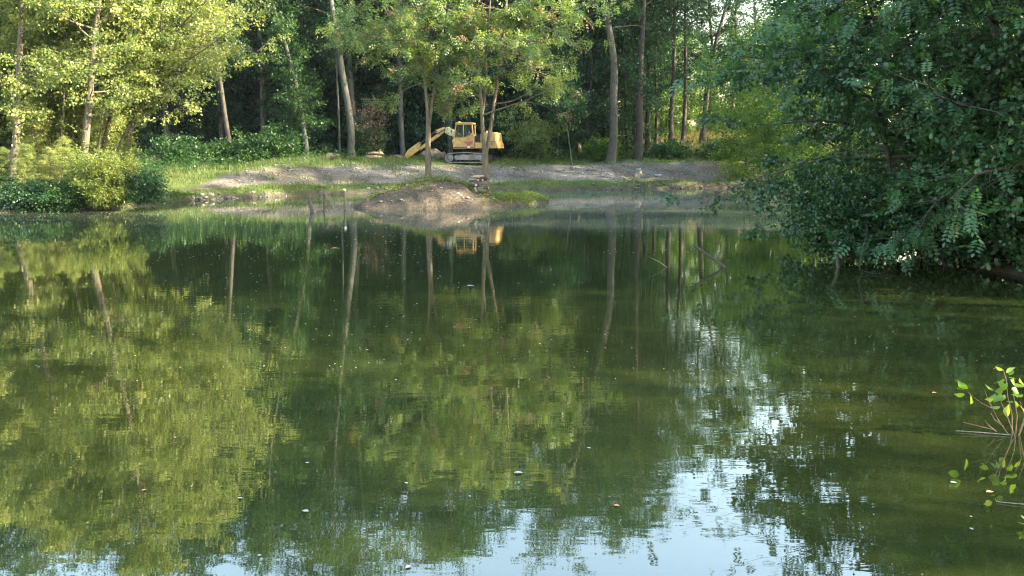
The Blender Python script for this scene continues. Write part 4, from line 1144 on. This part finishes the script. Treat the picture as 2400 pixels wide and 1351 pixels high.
def arc(cx, cy, r, a0, a1, n):
    return [(cx + r * math.cos(R(a0 + (a1 - a0) * i / n)), cy - r * math.sin(R(a0 + (a1 - a0) * i / n))) for i in range(n + 1)]
def track_outline(off):
    o = arc(1062, 366.5, 11.5 - off, 90, 270, 10)          # front idler end (left)
    o += [(1080, 378 - off), (1100, 378 - off), (1120, 378 - off)]
    o += arc(1142, 366.5, 11.5 - off, -90, 90, 10)
    o += [(1125, 354.6 + off), (1104, 353.0 + off), (1085, 353.6 + off)]
    return o
for side, (y0, y1) in (('near', (-1.5, -0.95)), ('far', (0.95, 1.5))):
    m = MB().ring(EP(track_outline(0)), EP(track_outline(2.0)), y0, y1)
    tr = m.build('track', M['dark_steel' if side == 'far' else 'grey_steel'], exc)
    # grouser bars round the track
    g = MB()
    out = EP(track_outline(-0.35)); inn = EP(track_outline(0.4))
    n = len(out)
    for i in range(n):
        for f in (0.0, 0.33, 0.66):
            a = np.array(out[i]) * (1 - f) + np.array(out[(i + 1) % n]) * f
            b = np.array(inn[i]) * (1 - f) + np.array(inn[(i + 1) % n]) * f
            t = np.array(out[(i + 1) % n]) - np.array(out[i])
            if np.linalg.norm(t) < 1e-4: continue
            t = t / np.linalg.norm(t) * 0.018
            g.prism([tuple(a - t), tuple(a + t), tuple(b + t), tuple(b - t)], y0 - 0.012, y1 + 0.012)
    tag(g.build('grousers', M['dark_steel'], tr), kind='stuff')
    fr = MB().prism(EP([(1074, 371), (1074, 362), (1080, 360), (1083, 361.5), (1088, 359), (1096, 358), (1106, 360), (1108, 358.5), (1139, 358.5), (1139, 371)]), y0 + 0.06, y1 - 0.06).build('track_frame', M['grey_steel'], exc, 0.02)
    for cx, r, nm in ((1062, 8.3, 'idler_wheel'), (1142, 8.8, 'drive_sprocket')):
        w = MB()
        x0, z0 = E(cx, 366.5)
        rr_ = r / PPM
        w.prism([(x0 + rr_ * math.cos(k * math.pi / 12), z0 + rr_ * math.sin(k * math.pi / 12)) for k in range(24)], y0 + 0.08, y1 - 0.08)
        w.prism([(x0 + rr_ * .3 * math.cos(k * math.pi / 6), z0 + rr_ * .3 * math.sin(k * math.pi / 6)) for k in range(12)], y0 + 0.02, y1 - 0.02)
        wh = w.build(nm, M['grey_steel'], exc, 0.015)
        hm = MB()
        for k in range(8):
            hx, hz_ = x0 + rr_ * .62 * math.cos(k * math.pi / 4 + .2), z0 + rr_ * .62 * math.sin(k * math.pi / 4 + .2)
            hm.prism([(hx + .035 * math.cos(q), hz_ + .035 * math.sin(q)) for q in np.linspace(0, 6.28, 9)[:-1]], y0 + 0.072, y0 + 0.09)
        tag(hm.build('wheel_holes', M['dark_steel'], wh), kind='stuff')
    for k in range(7):
        x0, z0 = E(1078 + k * 9.6, 372.5)
        MB().prism([(x0 + .1 * math.cos(q), z0 + .1 * math.sin(q)) for q in np.linspace(0, 6.28, 13)[:-1]], y0 + 0.1, y1 - 0.1).build('track_roller', M['dark_steel'], exc)
MB().box((*E(1085, 362)[:1], -0.95, E(0, 368)[1]), (*E(1130, 0)[:1], 0.95, E(0, 357)[1])).build('undercarriage', M['dark_steel'], exc, 0.02)
x0, _ = E(1104, 0)
MB().tube([(x0, 0, E(0, 357)[1]), (x0, 0, E(0, 345.5)[1])], 0.62, 20).build('slewing_ring', M['dark_steel'], exc)
# upper carriage
MB().box((E(1071, 0)[0], -0.5, E(0, 347.5)[1]), (E(1172, 0)[0], 1.3, E(0, 343)[1])).build('platform', M['dark_steel'], exc, 0.02)
MB().box((E(1121.6, 0)[0], -1.32, E(0, 344.5)[1]), (E(1136, 0)[0], 1.25, E(0, 331)[1])).build('side_locker', M['yellow_paint'], exc, 0.03)
MB().box((E(1122, 0)[0], -0.9, E(0, 331)[1]), (E(1136, 0)[0], 1.2, E(0, 313)[1])).build('engine_bay', M['dark_steel'], exc, 0.02)
hood = MB().prism(EP([(1136, 344.5), (1136, 311), (1139, 307.4), (1169.5, 307), (1171, 312), (1173, 328), (1176.5, 336), (1176.5, 344.3)]), -1.32, 1.3).build('engine_cover', M['yellow_paint'], exc, 0.04)
s_ = MB().box((E(1136.2, 0)[0], -1.333, E(0, 328.9)[1]), (E(1172.5, 0)[0], -1.322, E(0, 328.1)[1])).build('seam', M['dark_steel'], hood)
x0, z0 = E(1155.3, 312.6)
MB().prism([(x0 + .055 * math.cos(q), z0 + .055 * math.sin(q)) for q in np.linspace(0, 6.28, 15)[:-1]], -1.335, -1.323).build('vent_hole', M['dark_steel'], hood)
MB().box((E(1150, 0)[0], -0.5, E(0, 307)[1]), (E(1154, 0)[0], -0.2, E(0, 305.4)[1])).build('lifting_lug', M['yellow_paint'], hood)
MB().tube([(E(1142, 0)[0], 0.1, E(0, 307.2)[1]), (E(1142, 0)[0], 0.1, E(0, 302.5)[1])], 0.05, 10).build('exhaust_pipe', M['white_paint'], exc)
MB().box((E(1153, 0)[0], -1.345, E(0, 344)[1]), (E(1157, 0)[0], -1.323, E(0, 330)[1])).build('rust_streak', M['rust'], hood)
# cab
cab = MB().prism(EP([(1070.8, 344.8), (1068.2, 327), (1071.2, 319.6), (1095, 319.2), (1117.2, 312), (1119.6, 314.4), (1121.2, 344.6)]), -1.38, -0.42).build('cab', M['yellow_paint'], exc, 0.025)
def bar(a, b, w, y0, y1, nm='cab_pillar'):
    (ax, az), (bx, bz) = E(*a), E(*b)
    t = np.array([bx - ax, bz - az]); t /= np.linalg.norm(t); nrm = np.array([-t[1], t[0]]) * w / PPM / 2
    MB().prism([(ax - nrm[0], az - nrm[1]), (ax + nrm[0], az + nrm[1]), (bx + nrm[0], bz + nrm[1]), (bx - nrm[0], bz - nrm[1])], y0, y1).build(nm, M['yellow_paint'], cab, 0.012)
for y0, y1 in ((-1.378, -1.29), (-0.51, -0.422)):
    bar((1071.8, 320.5), (1078.2, 286), 2.6, y0, y1)
    bar((1095.3, 320.5), (1095.3, 286), 2.0, y0 + 0.004, y1 - 0.004)
    bar((1118.2, 314.5), (1115.8, 286), 2.6, y0, y1)
    bar((1077, 289.2), (1117, 289.0), 2.0, y0 + 0.006, y1 - 0.006, 'window_header')
roof = MB().prism(EP([(1075.6, 287.8), (1076, 285.2), (1082, 284.2), (1117.5, 285.0), (1119.2, 286.4), (1118.6, 288.2)]), -1.42, -0.38).build('cab_roof', M['yellow_paint'], cab, 0.03)
MB().prism(EP([(1080.5, 284.4), (1081.3, 281.6), (1083.6, 281.4), (1086.5, 284.3)]), -1.1, -0.8).build('roof_lamp', M['yellow_paint'], cab, 0.015)
MB().prism(EP([(1073.4, 319), (1079, 290), (1094.5, 290), (1094.5, 318.6)]), -1.345, -1.335).build('window_pane', M['glass'], cab)
MB().prism(EP([(1096.2, 318.2), (1096.2, 290), (1114.6, 290), (1117, 311.6)]), -1.345, -1.335).build('window_pane', M['glass'], cab)
MB().prism(EP([(1073.4, 319), (1079, 290), (1094.5, 290), (1094.5, 318.6)]), -0.465, -0.455).build('window_pane', M['glass'], cab)
MB().prism(EP([(1096.2, 318.2), (1096.2, 290), (1114.6, 290), (1117, 311.6)]), -0.465, -0.455).build('window_pane', M['glass'], cab)
MB().prism(EP([(1071.4, 319.4), (1078, 288), (1078.5, 288), (1071.9, 319.4)]), -1.28, -0.52).build('windscreen', M['glass'], cab)
MB().prism(EP([(1101, 318), (1105, 304), (1107.5, 304), (1108.5, 318)]), -1.1, -0.72).build('driver_seat', M['dark_steel'], cab, 0.04)
MB().prism(EP([(1102, 316), (1106.2, 304.5), (1108.6, 305), (1107.5, 316)]), -1.2, -1.12).build('blue_jacket', M['blue_cloth'], cab, 0.03)
MB().box((E(1109.5, 0)[0], -1.22, E(0, 316)[1]), (E(1113.5, 0)[0], -1.1, E(0, 308.5)[1])).build('cloth', M['pale_blue'], cab, 0.03)
door = MB().prism(EP([(1073, 338.8), (1071.5, 327.5), (1073.8, 321), (1094.6, 320.6), (1094.6, 338.8)]), -1.392, -1.383).build('door', M['yellow_paint'], cab)
MB().prism(EP([(1071.6, 326.3), (1072, 323.2), (1075, 324.6), (1075, 326.2)]), -1.43, -1.394).build('door_handle', M['white_paint'], door, 0.008)
MB().prism(EP([(1084.8, 326.6), (1085.2, 323.8), (1086.3, 323.8), (1086, 327.4)]), -1.398, -1.394).build('lock', M['dark_steel'], door)
MB().prism(EP([(1097.4, 328.2), (1118.6, 328.2), (1118.6, 331), (1117.2, 331), (1117.2, 333.2), (1113.2, 333.2), (1113.2, 337), (1111, 338.2), (1103.2, 338.2), (1103.2, 333.2), (1098.8, 333.2), (1098.8, 331), (1097.4, 331)]), -1.390, -1.383).build('red_emblem', M['red_paint'], cab)
MB().prism(EP([(1101, 326.8)] + [(1106.7 - 5.7 * math.cos(k * math.pi / 8), 326.8 - 7.4 * math.sin(k * math.pi / 8)) for k in range(1, 8)] + [(1112.4, 326.8)]), -1.388, -1.383).build('faded_emblem', M['faded_decal'], cab)
for a, b, nm, mt in (((1072, 342.7), (1104.4, 340.8), 'step_slot', 'dark_steel'), ((1112, 342.6), (1120.2, 340.8), 'step_slot', 'dark_steel'), ((1105, 343.6), (1111.2, 339.4), 'pale_patch', 'white_paint')):
    (xa, za), (xb, zb) = E(*a), E(*b)
    MB().box((xa, -1.395, za), (xb, -1.383, zb)).build(nm, M[mt], cab)
for a, b in (((1145, 308.5), (1145, 343)), ((1163, 308), (1165, 343))):
    (xa, za), (xb, zb) = E(*a), E(*b)
    MB().box((xa, -1.331, zb), (xa + 0.018, -1.3225, za)).build('seam', M['dark_steel'], hood)
MB().tube([(E(1139, 0)[0], -1.2, E(0, 307.5)[1]), (E(1139.5, 0)[0], -1.2, E(0, 300.5)[1]), (E(1160, 0)[0], -1.2, E(0, 300.5)[1]), (E(1160.5, 0)[0], -1.2, E(0, 307.5)[1])], 0.018, 6).build('handrail', M['dark_steel'], hood)
MB().tube([(E(1071.5, 0)[0], -1.4, E(0, 322)[1]), (E(1068.5, 0)[0], -1.55, E(0, 314)[1]), (E(1069.5, 0)[0], -1.58, E(0, 303)[1])], 0.014, 6).build('mirror_arm', M['dark_steel'], cab)
MB().box((E(1067.5, 0)[0], -1.66, E(0, 309)[1]), (E(1069, 0)[0], -1.5, E(0, 301.5)[1])).build('mirror', M['dark_steel'], cab, 0.01)
for k in range(3):
    MB().tube([(E(1060, 0)[0], 0.06 + .1 * k, E(0, 300.5)[1]), (E(1050, 0)[0], 0.06 + .1 * k, E(0, 292 - k)[1]), (E(1040, 0)[0], 0.08 + .09 * k, E(0, 290.5 - k)[1]), (E(1030, 0)[0], 0.1 + .07 * k, E(0, 294.5)[1]), (E(1018, 0)[0], 0.12 + .06 * k, E(0, 300.5)[1])], 0.022, 6).build('hydraulic_hose', M['dark_steel'], exc, smooth=True)
# boom, stick, bucket, cylinders
boom = MB().prism(EP([(1040.4, 296), (1044, 293.6), (1047.5, 293), (1052, 295.2), (1072, 307.5), (1090, 322), (1090, 340), (1078, 336), (1068, 319.4), (1049.3, 312.8), (1039.5, 307.5), (1038, 301)]), 0.0, 0.42).build('boom', M['cream_paint'], exc, 0.03)
MB().prism(EP([(1038.2, 301), (1040.6, 296), (1041.6, 296.6), (1040.6, 307.5), (1039.3, 307)]), -0.012, 0.432).build('dark_band', M['dark_steel'], boom)
MB().prism(EP([(1045.6, 295), (1046.6, 294.6), (1045, 309.8), (1043.8, 309.2)]), -0.010, 0.43).build('dark_band', M['dark_steel'], boom)
MB().tube([(*E(1048, 308)[:1], -0.03, E(0, 308)[1]), (*E(1048, 308)[:1], 0.45, E(0, 308)[1])], 0.05, 10).build('pivot_pin', M['dark_steel'], boom)
MB().tube([(E(1053, 0)[0], 0.21, E(0, 315)[1]), (E(1078, 0)[0], 0.21, E(0, 342)[1])], 0.085, 10).build('lift_cylinder', M['rust'], exc)
stick = MB().prism(EP([(1036, 293.6), (1039.5, 297), (1040.5, 304), (1026, 315), (1002, 331), (978, 349.5), (973, 344), (990, 331), (1008, 318), (1021, 309), (1016, 306), (1017.5, 299.6), (1022, 298.5)]), 0.05, 0.37).build('stick', M['yellow_paint'], exc, 0.025)
MB().prism(EP([(1038.6, 297.2), (1039.6, 299), (1020.5, 311.2), (1019.4, 309.6)]), 0.035, 0.385).build('dark_band', M['dark_steel'], stick)
for px_, py_ in ((1018.4, 303.6), (1027, 309.5), (975.2, 331.6)):
    x0, z0 = E(px_, py_)
    MB().tube([(x0, 0.02, z0), (x0, 0.4, z0)], 0.045, 10).build('pivot_pin', M['dark_steel'], stick)
MB().tube([(E(1018, 0)[0], 0.21, E(0, 303.6)[1]), (E(992, 0)[0], 0.21, E(0, 320.5)[1])], 0.13, 12).build('bucket_cylinder', M['dark_steel'], exc)
MB().tube([(E(996, 0)[0], 0.21, E(0, 318)[1]), (E(976, 0)[0], 0.21, E(0, 331.4)[1])], 0.075, 12).build('cylinder_rod', M['dark_steel'], exc)
MB().prism(EP([(973.6, 328.6), (976.8, 329.6), (977.8, 332.6), (975.5, 347.5), (962, 356.5), (940, 374), (932.5, 376), (938.5, 358), (946, 347), (963, 336)]), 0.08, 0.34).build('bucket_link', M['yellow_paint'], exc, 0.025)
shell = arc(914, 381, 22, 178, 20, 12)
MB().ring(EP(shell + [(934, 377)]), EP(arc(914, 381, 20.4, 178, 20, 12) + [(932.4, 377)]), -0.35, 0.8).build('bucket', M['rust'], exc, 0.01)
MB().prism(EP(arc(914, 381, 21, 178, 20, 10) + [(932.5, 377)]), -0.30, -0.26).build('bucket_cheek', M['rust'], exc)
MB().prism(EP(arc(914, 381, 21, 178, 20, 10) + [(932.5, 377)]), 0.70, 0.74).build('bucket_cheek', M['rust'], exc)

# ------------------------------------------------------------------ small things on the banks
# stump with a pale blue bowl on top, and a second bowl in the grass
sp = at_y(1497, 363, 72.5); sz = hz(sp[0], 72.5)
st = empty('tree_stump', (sp[0], 72.5, sz))
tag(st, 'grey sawn tree stump on the bank right of the excavator', 'stump')
MB().tube([(0, 0, -0.1), (0, 0, 0.05), (0, 0, 0.2), (0.02, 0, 0.48)], [0.44, 0.36, 0.31, 0.29], 14).build('stump_wood', M['dead_wood'], st)
for k in range(5):
    a = k * 1.26 + 0.3
    MB().tube([(0.2 * math.cos(a), 0.2 * math.sin(a), 0.16), (0.42 * math.cos(a), 0.42 * math.sin(a), 0.03), (0.6 * math.cos(a), 0.6 * math.sin(a), -0.08)], [0.11, 0.08, 0.03], 7).build('root', M['dead_wood'], st)
def bowl(name, loc, label, sc=1.0):
    m = MB()
    prof = [(0.10, 0.0), (0.17, 0.03), (0.2, 0.1), (0.21, 0.11), (0.18, 0.10), (0.15, 0.04), (0.02, 0.02)]
    n = 14
    v = [(r * sc * math.cos(6.283 * i / n), r * sc * math.sin(6.283 * i / n), z * sc) for r, z in prof for i in range(n)]
    f = [(a * n + i, a * n + (i + 1) % n, (a + 1) * n + (i + 1) % n, (a + 1) * n + i) for a in range(len(prof) - 1) for i in range(n)]
    o = m.add(v, f).build(name, M['pale_blue'], smooth=True)
    o.location = loc
    return tag(o, label, 'bowl')
bowl('plastic_bowl', (sp[0] + 0.0, 72.5, sz + 0.48), 'small pale blue plastic bowl standing on the sawn stump')
bp = at_y(1543, 358, 73)
bowl('plastic_bowl', (bp[0], 73, hz(bp[0], 73) + 0.02), 'wider pale blue plastic bowl lying in the grass right of the stump', 1.5)
# cut log with its sawn face to the pond
lp = at_y(769, 372, 70.0); lz = hz(lp[0], 70.0)
lg = empty('cut_log', (lp[0], 70.0, lz), R(-25)); tag(lg, 'short dark log with pale sawn end lying at the forest foot', 'log')
MB().tube([(0, 0, 0.30), (0.0, 1.4, 0.24)], [0.27, 0.25], 14).build('log_bark', M['bark_dark'], lg)
MB().tube([(0, -0.012, 0.302), (0, 0.01, 0.302)], [0.24, 0.24], 14).build('sawn_end', M['cut_wood'], lg)
# plank and blue scrap at the right part of the water line
pp = at_y(1689, 432, 69.6)
o = MB().box((-0.5, -0.12, 0), (0.5, 0.12, 0.05)).build('plank', M['white_paint'], None, 0.01); o.location = (pp[0], 69.6, hz(pp[0], 69.6) + 0.06); o.rotation_euler = (R(8), R(-3), R(6))
tag(o, 'pale weathered plank lying on the gravel near the right water line', 'plank')
# firewood beside the forked island tree
rw = np.random.RandomState(66)
wx, wy = at_y(1121, 455, 46.4)[0], 46.35
wz = ih(wx, wy)
zc = wz + 0.05
row = 0
while row < 6:
    nlog = 3
    for k in range(nlog):
        L = rw.uniform(0.42, 0.6); r = rw.uniform(0.07, 0.1)
        e = empty('firewood_log', (wx + (k - 1) * 0.2 + rw.uniform(-.04, .04) + (0.05 if row % 2 else -0.05), wy + rw.uniform(-.06, .06), zc + r), rw.uniform(-0.5, 0.5))
        e.rotation_euler = (rw.uniform(-.06, .06), rw.uniform(-.06, .06), (math.pi / 2 if rw.uniform() < 0.72 else 0) + rw.uniform(-.3, .3))
        tag(e, 'split log in the woodpile stacked against the forked island tree', 'log', 'logs of the island woodpile')
        nsd = int(rw.choice([4, 5, 8])); th = rw.uniform(0.75, 1.25)
        MB().tube([(0, -L / 2, 0), (rw.uniform(-.02, .02), 0, rw.uniform(-.01, .02)), (0, L / 2, 0)], [r * th, r * 1.05, r * 0.95], nsd).build('bark', M[str(rw.choice(['dead_wood', 'wet_wood', 'bark_grey', 'cut_wood'], p=[.4, .3, .18, .12]))], e)
        for sg in (-1, 1):
            MB().tube([(0, sg * (L / 2 - 0.004), 0), (0, sg * (L / 2 + 0.006), 0)], [r * .82 * (th if sg < 0 else .95), r * .8 * (th if sg < 0 else .95)], nsd).build('cut_end', M['cut_wood' if rw.uniform() < .6 else 'dead_wood'], e)
    zc += 0.138
    row += 1

# stakes and driftwood in the water left of the island
def stick(name, pts, rad, mat, label, cat, n=7, group=None):
    base = np.array(pts[0]); e = MB().tube([np.array(p) - base for p in pts], rad, n).build(name, M[mat], None, smooth=False)
    e.location = base
    return tag(e, label, cat, group)
Yd = at_z(735, 497)[1]
stick('driftwood_stump', [at_y(737, 502, Yd), at_y(733, 492, Yd), at_y(728, 478, Yd + .1), at_y(724, 463, Yd + .15)], [.14, .13, .10, .09], 'wet_wood', 'crooked dark driftwood stump sticking out of the water', 'driftwood')
Yd = at_z(760, 496)[1]
stick('stake', [at_y(760, 505, Yd), at_y(760, 480, Yd), at_y(760, 453, Yd)], [.045, .045, .04], 'wet_wood', 'thin dark stake standing upright in the water', 'stake')
stick('pole', [at_y(789, 499, Yd + .3), at_y(775, 475, Yd + .1), at_y(761, 453, Yd - .1)], [.03, .03, .025], 'dead_wood', 'thin slanting pole leaning against the dark stake', 'pole')
Yd = at_z(808, 490)[1]
wp = empty('water_post', at_y(808, 500, Yd)); tag(wp, 'upright grey weathered post with pale cap in the water left of the island', 'post')
b_ = at_y(808, 500, Yd)
MB().tube([np.zeros(3), at_y(807.5, 472, Yd) - b_, at_y(807, 446, Yd) - b_], [.055, .055, .05], 9).build('shaft', M['post_white'], wp)
MB().tube([at_y(807, 446.5, Yd) - b_, at_y(807, 444.5, Yd) - b_, at_y(807, 443.2, Yd) - b_], [.07, .07, .03], 9).build('cap', M['white_paint'], wp)
# fallen branches in the water on the right
Yd = at_z(1702, 628)[1]
stick('fallen_branch', [at_y(1706, 632, Yd), at_y(1680, 612, Yd + .1), at_y(1655, 596, Yd + .2), at_y(1624, 573, Yd + .3)], [.036, .036, .033, .03], 'wet_wood', 'thick grey branch slanting up out of the water at right', 'branch')
Yd = at_z(1563, 627)[1]
stick('fallen_branch', [at_y(1566, 629, Yd), at_y(1545, 614, Yd), at_y(1520, 602, Yd)], [.014, .012, .006], 'dead_wood', 'thin twig rising from the water left of the thick fallen branch', 'branch', 5)
Yd = 20.6
stick('drowned_stem', [at_y(1966, 640, Yd), at_y(1963, 610, Yd), at_y(1955, 580, Yd), at_y(1962, 540, Yd + .3)], [.05, .045, .04, .03], 'wet_wood', 'dark bent stem in the water under the overhanging alder', 'stem')

# ------------------------------------------------------------------ young alder shoots at the near right water edge
def big_leaf(rs_, L):
    n = 5
    prof = [0.0, 0.27, 0.40, 0.36, 0.16, 0.0]
    v, f = [], []
    for i, w in enumerate(prof):
        x_ = L * i / n
        zz = -0.25 * L * (i / n) ** 2
        v += [(x_, -w * L, zz + 0.16 * w * L), (x_, 0, zz), (x_, w * L, zz + 0.16 * w * L)]
    for i in range(n):
        a = i * 3
        f += [(a, a + 1, a + 4, a + 3), (a + 1, a + 2, a + 5, a + 4)]
    me_ = bpy.data.meshes.new('leaf')
    me_.from_pydata(v, [], f)
    me_.polygons.foreach_set('use_smooth', np.ones(len(me_.polygons), dtype=bool))
    a = me_.attributes.new('tint', 'FLOAT', 'POINT'); a.data.foreach_set('value', np.full(len(v), 0.5, np.float32))
    me_.update()
    me_.materials.append(M['sprig_leaf'])
    return me_
rl = np.random.RandomState(9)
leaf_vars = [big_leaf(rl, L) for L in (0.075, 0.095, 0.12)]
sb = at_z(2372, 1018, 0.0)
shoot = empty('alder_shoot', (sb[0], sb[1], -0.02))
tag(shoot, 'young alder shoots with fresh yellow-green leaves rising from the near water', 'shoot')
Ys = sb[1]
stems_px = [[(2368, 1020), (2340, 985), (2315, 935), (2308, 915)], [(2380, 1020), (2372, 975), (2362, 930), (2358, 890), (2352, 868)], [(2386, 1018), (2360, 975), (2345, 940)],
            [(2325, 958), (2300, 945), (2280, 930), (2268, 918)], [(2390, 1018), (2384, 975), (2376, 930), (2372, 905)], [(2392, 1018), (2402, 975), (2390, 940)], [(2352, 1000), (2332, 985), (2322, 968)], [(2398, 1016), (2412, 960), (2405, 920)], [(2335, 1012), (2318, 998), (2308, 985)], [(2330, 1008), (2290, 998), (2256, 990)]]
for k, sp_ in enumerate(stems_px):
    pts = [at_y(a, b, Ys + 0.05 * math.sin(k * 2.3) * (1 + i)) - np.array([sb[0], Ys, -0.02]) for i, (a, b) in enumerate(sp_)]
    if k in (0, 1, 2, 4, 5, 7): pts[0] = pts[0] * np.array([0.5, 1, 0]) + np.array([0, 0, -0.02])
    MB().tube(pts, np.linspace(0.0055, 0.002, len(pts)) if k != 3 else np.linspace(.003, .0015, len(pts)), 6).build('stem', M['stem_red'], shoot)
leaf_px = [(2352, 868, 170), (2358, 875, 50), (2352, 888, 200), (2364, 886, 10), (2368, 890, -30), (2362, 898, 240), (2356, 905, 170), (2352, 914, 190), (2346, 922, 230), (2354, 925, 260), (2370, 912, -20), (2378, 908, 20), (2376, 918, -40), (2330, 915, 150), (2335, 922, 220), (2330, 936, 200), (2345, 953, 200), (2268, 912, 150), (2258, 912, 175), (2262, 925, 190), (2274, 925, -60), (2380, 940, -60), (2388, 950, -40), (2360, 978, 100), (2374, 940, 200), (2402, 905, 150), (2398, 925, 200), (2366, 880, 70)]
for k, (a, b, ang) in enumerate(leaf_px):
    lf = link('leaf', leaf_vars[k % 3], None, shoot)
    p = at_y(a, b, Ys + rl.uniform(-0.1, 0.1)) - np.array([sb[0], Ys, -0.02])
    lf.location = p
    lf.rotation_euler = (rl.uniform(-0.9, 0.9) + 0.7, -R(ang) + rl.uniform(-.2, .2), rl.uniform(-0.6, 0.6))
# a smaller shoot at the very edge of the picture
s2_ = at_z(2404, 1240, 0.0)
sh2 = empty('alder_shoot', (s2_[0], s2_[1], -0.02))
tag(sh2, 'tiny green shoot cut off by the right picture edge below the larger shoots', 'shoot')
MB().tube([(0, 0, 0), (-0.01, 0, 0.04), (-0.015, 0, 0.08)], [.004, .003, .002], 6).build('stem', M['stem_red'], sh2)
for k in range(4):
    lf = link('leaf', leaf_vars[k % 2], None, sh2); lf.location = (-0.015, 0, 0.05 + 0.012 * k); lf.rotation_euler = (0.5, -0.4, 1.7 * k + 2.4); lf.scale = (0.6,) * 3
# twigs and debris caught at the shoots
stick('floating_twig', [at_z(2240, 1010, 0.01), at_z(2300, 1014, 0.012), at_z(2370, 1020, 0.01)], [.004, .006, .006], 'dead_wood', 'pale twig floating in the water at the foot of the shoots', 'twig', 5)
stick('floating_twig', [at_z(2335, 1176, 0.008), at_z(2375, 1180, 0.01), at_z(2420, 1184, 0.01)], [.003, .004, .005], 'dead_wood', 'straight twig floating below the shoots near the right edge', 'twig', 5)

# ------------------------------------------------------------------ floating leaves and litter
def float_leaf(px, py, L, mat, rot, label, curl=0.12):
    p = at_z(px, py, 0.0)
    n = 6
    v = []
    for i in range(n + 1):
        t = i / n
        w = 0.33 * L * math.sin(math.pi * min(1, t * 1.03)) ** 0.8
        v += [((t - .5) * L, -w, 0.006 + curl * w + 0.05 * L * (t - .5) ** 2), ((t - .5) * L, 0, 0.005), ((t - .5) * L, w, 0.006 + curl * w)]
    f = []
    for i in range(n):
        a = i * 3
        f += [(a, a + 1, a + 4, a + 3), (a + 1, a + 2, a + 5, a + 4)]
    me_ = bpy.data.meshes.new('floating_leaf'); me_.from_pydata(v, [], f); me_.update()
    o = link('floating_leaf', me_, M[mat])
    o.location = (p[0], p[1], 0.001); o.rotation_euler = (0, 0, rot)
    return o
rf = np.random.RandomState(12)
for px, py, L, mt, lab in [(1445, 1187, 0.09, 'leaf_orange', 'curled orange leaf floating in the foreground, middle of the picture'), (2320, 1155, 0.12, 'leaf_orange', 'reddish leaf floating below the green shoots'), (2235, 1133, 0.1, 'leaf_white', 'whitish curled leaf floating left of the reddish leaf'), (1215, 1110, 0.14, 'leaf_white', 'large pale leaf floating in the bright reflection of the island trees'),
                           (716, 1200, 0.11, 'leaf_white', 'pale leaf floating near the left bottom reflections of sky'), (1103, 671, 0.3, 'leaf_white', 'single bright leaf floating below the excavator reflection'), (785, 583, 0.4, 'leaf_orange', 'brownish leaf clump floating left of the island tree reflection'), (1380, 1052, 0.08, 'leaf_white', 'small white leaf floating right of the sunlit island reflection'), (2190, 922, 0.11, 'leaf_orange', 'pinkish leaf floating on dark water left of the shoots')]:
    tag(float_leaf(px, py, L * 0.55, mt, rf.uniform(-0.4, 0.4), lab, 0.2), lab, 'leaf')
for i in range(26):
    px, py = rf.uniform(300, 2380), rf.choice([rf.uniform(900, 1345), rf.uniform(640, 900)])
    if px > 1900 and py < 680: continue
    tag(float_leaf(px, py, rf.uniform(0.025, 0.05), 'leaf_white' if rf.uniform() < .8 else 'leaf_orange', rf.uniform(0, 6.28), None), 'small pale leaf floating on the open near water', 'leaf', 'small pale leaves on the near water')
N_ = 6000
px = np.concatenate([rf.normal(650, 260, N_ * 2 // 5), rf.uniform(0, 1850, N_ * 2 // 5), rf.uniform(0, 2400, N_ // 5)])
py = np.concatenate([rf.uniform(500, 800, N_ * 2 // 5) ** 1.0, 455 + 170 * rf.beta(1.2, 1.8, N_ * 2 // 5), rf.uniform(560, 1340, N_ // 5) ** 0.5 * 25.5 - 40])
P_ = np.array([at_z(a, b) for a, b in zip(px, py)])
# drift lines of pollen and seed fluff
ln = []
for (a, b), (c, d_), n in (((0, 503), (860, 491), 420), ((300, 497), (860, 489), 200), ((1260, 452), (1880, 450), 260), ((1300, 474), (1800, 470), 200)):
    t = rf.uniform(0, 1, n)
    ln += [at_z(a + (c - a) * q + rf.normal(0, 3), b + (d_ - b) * q + rf.normal(0, 1.0)) for q in t]
P_ = np.concatenate([P_, np.array(ln)])
P_ = P_[(wob(P_[:, 0], P_[:, 1], 1.1) + rf.uniform(-0.45, 0.45, len(P_)) > 0.02) | (rf.uniform(0, 1, len(P_)) < 0.15)]
P_ = P_[(shore_dist(P_[:, 0], P_[:, 1]) < -0.1) & (island_h(P_[:, 0], P_[:, 1]) < -0.1)]
n = len(P_)
ang = rf.uniform(0, 6.28, n)
D_ = np.stack([np.cos(ang), np.sin(ang), np.zeros(n)], axis=1)
sz_ = (0.010 + 0.025 * rf.uniform(0, 1, n) ** 3) * (0.3 + P_[:, 1] / 20)
P_[:, 2] = 0.004
me = leaf_mesh('floating_litter', 'round', P_, D_, np.tile([0, 0, 1.0], (n, 1)), sz_, rf.uniform(0, 1, n))
tag(link('floating_litter', me, M['litter_pale']), 'specks of pale seed fluff and leaf litter drifting on the pond', 'floating litter', kind='stuff')
# ------------------------------------------------------------------ morning haze
hm, nt, out = new_mat('haze_air')
pv = nt.nodes.new('ShaderNodeVolumePrincipled')
pv.inputs['Color'].default_value = (0.8, 0.9, 1.0, 1)
pv.inputs['Density'].default_value = 0.00010
pv.inputs['Anisotropy'].default_value = 0.2
nt.links.new(pv.outputs[0], out.inputs['Volume'])
tag(MB().box((-460, -180, -3.0), (460, 640, 75)).build('haze', hm), kind='stuff')
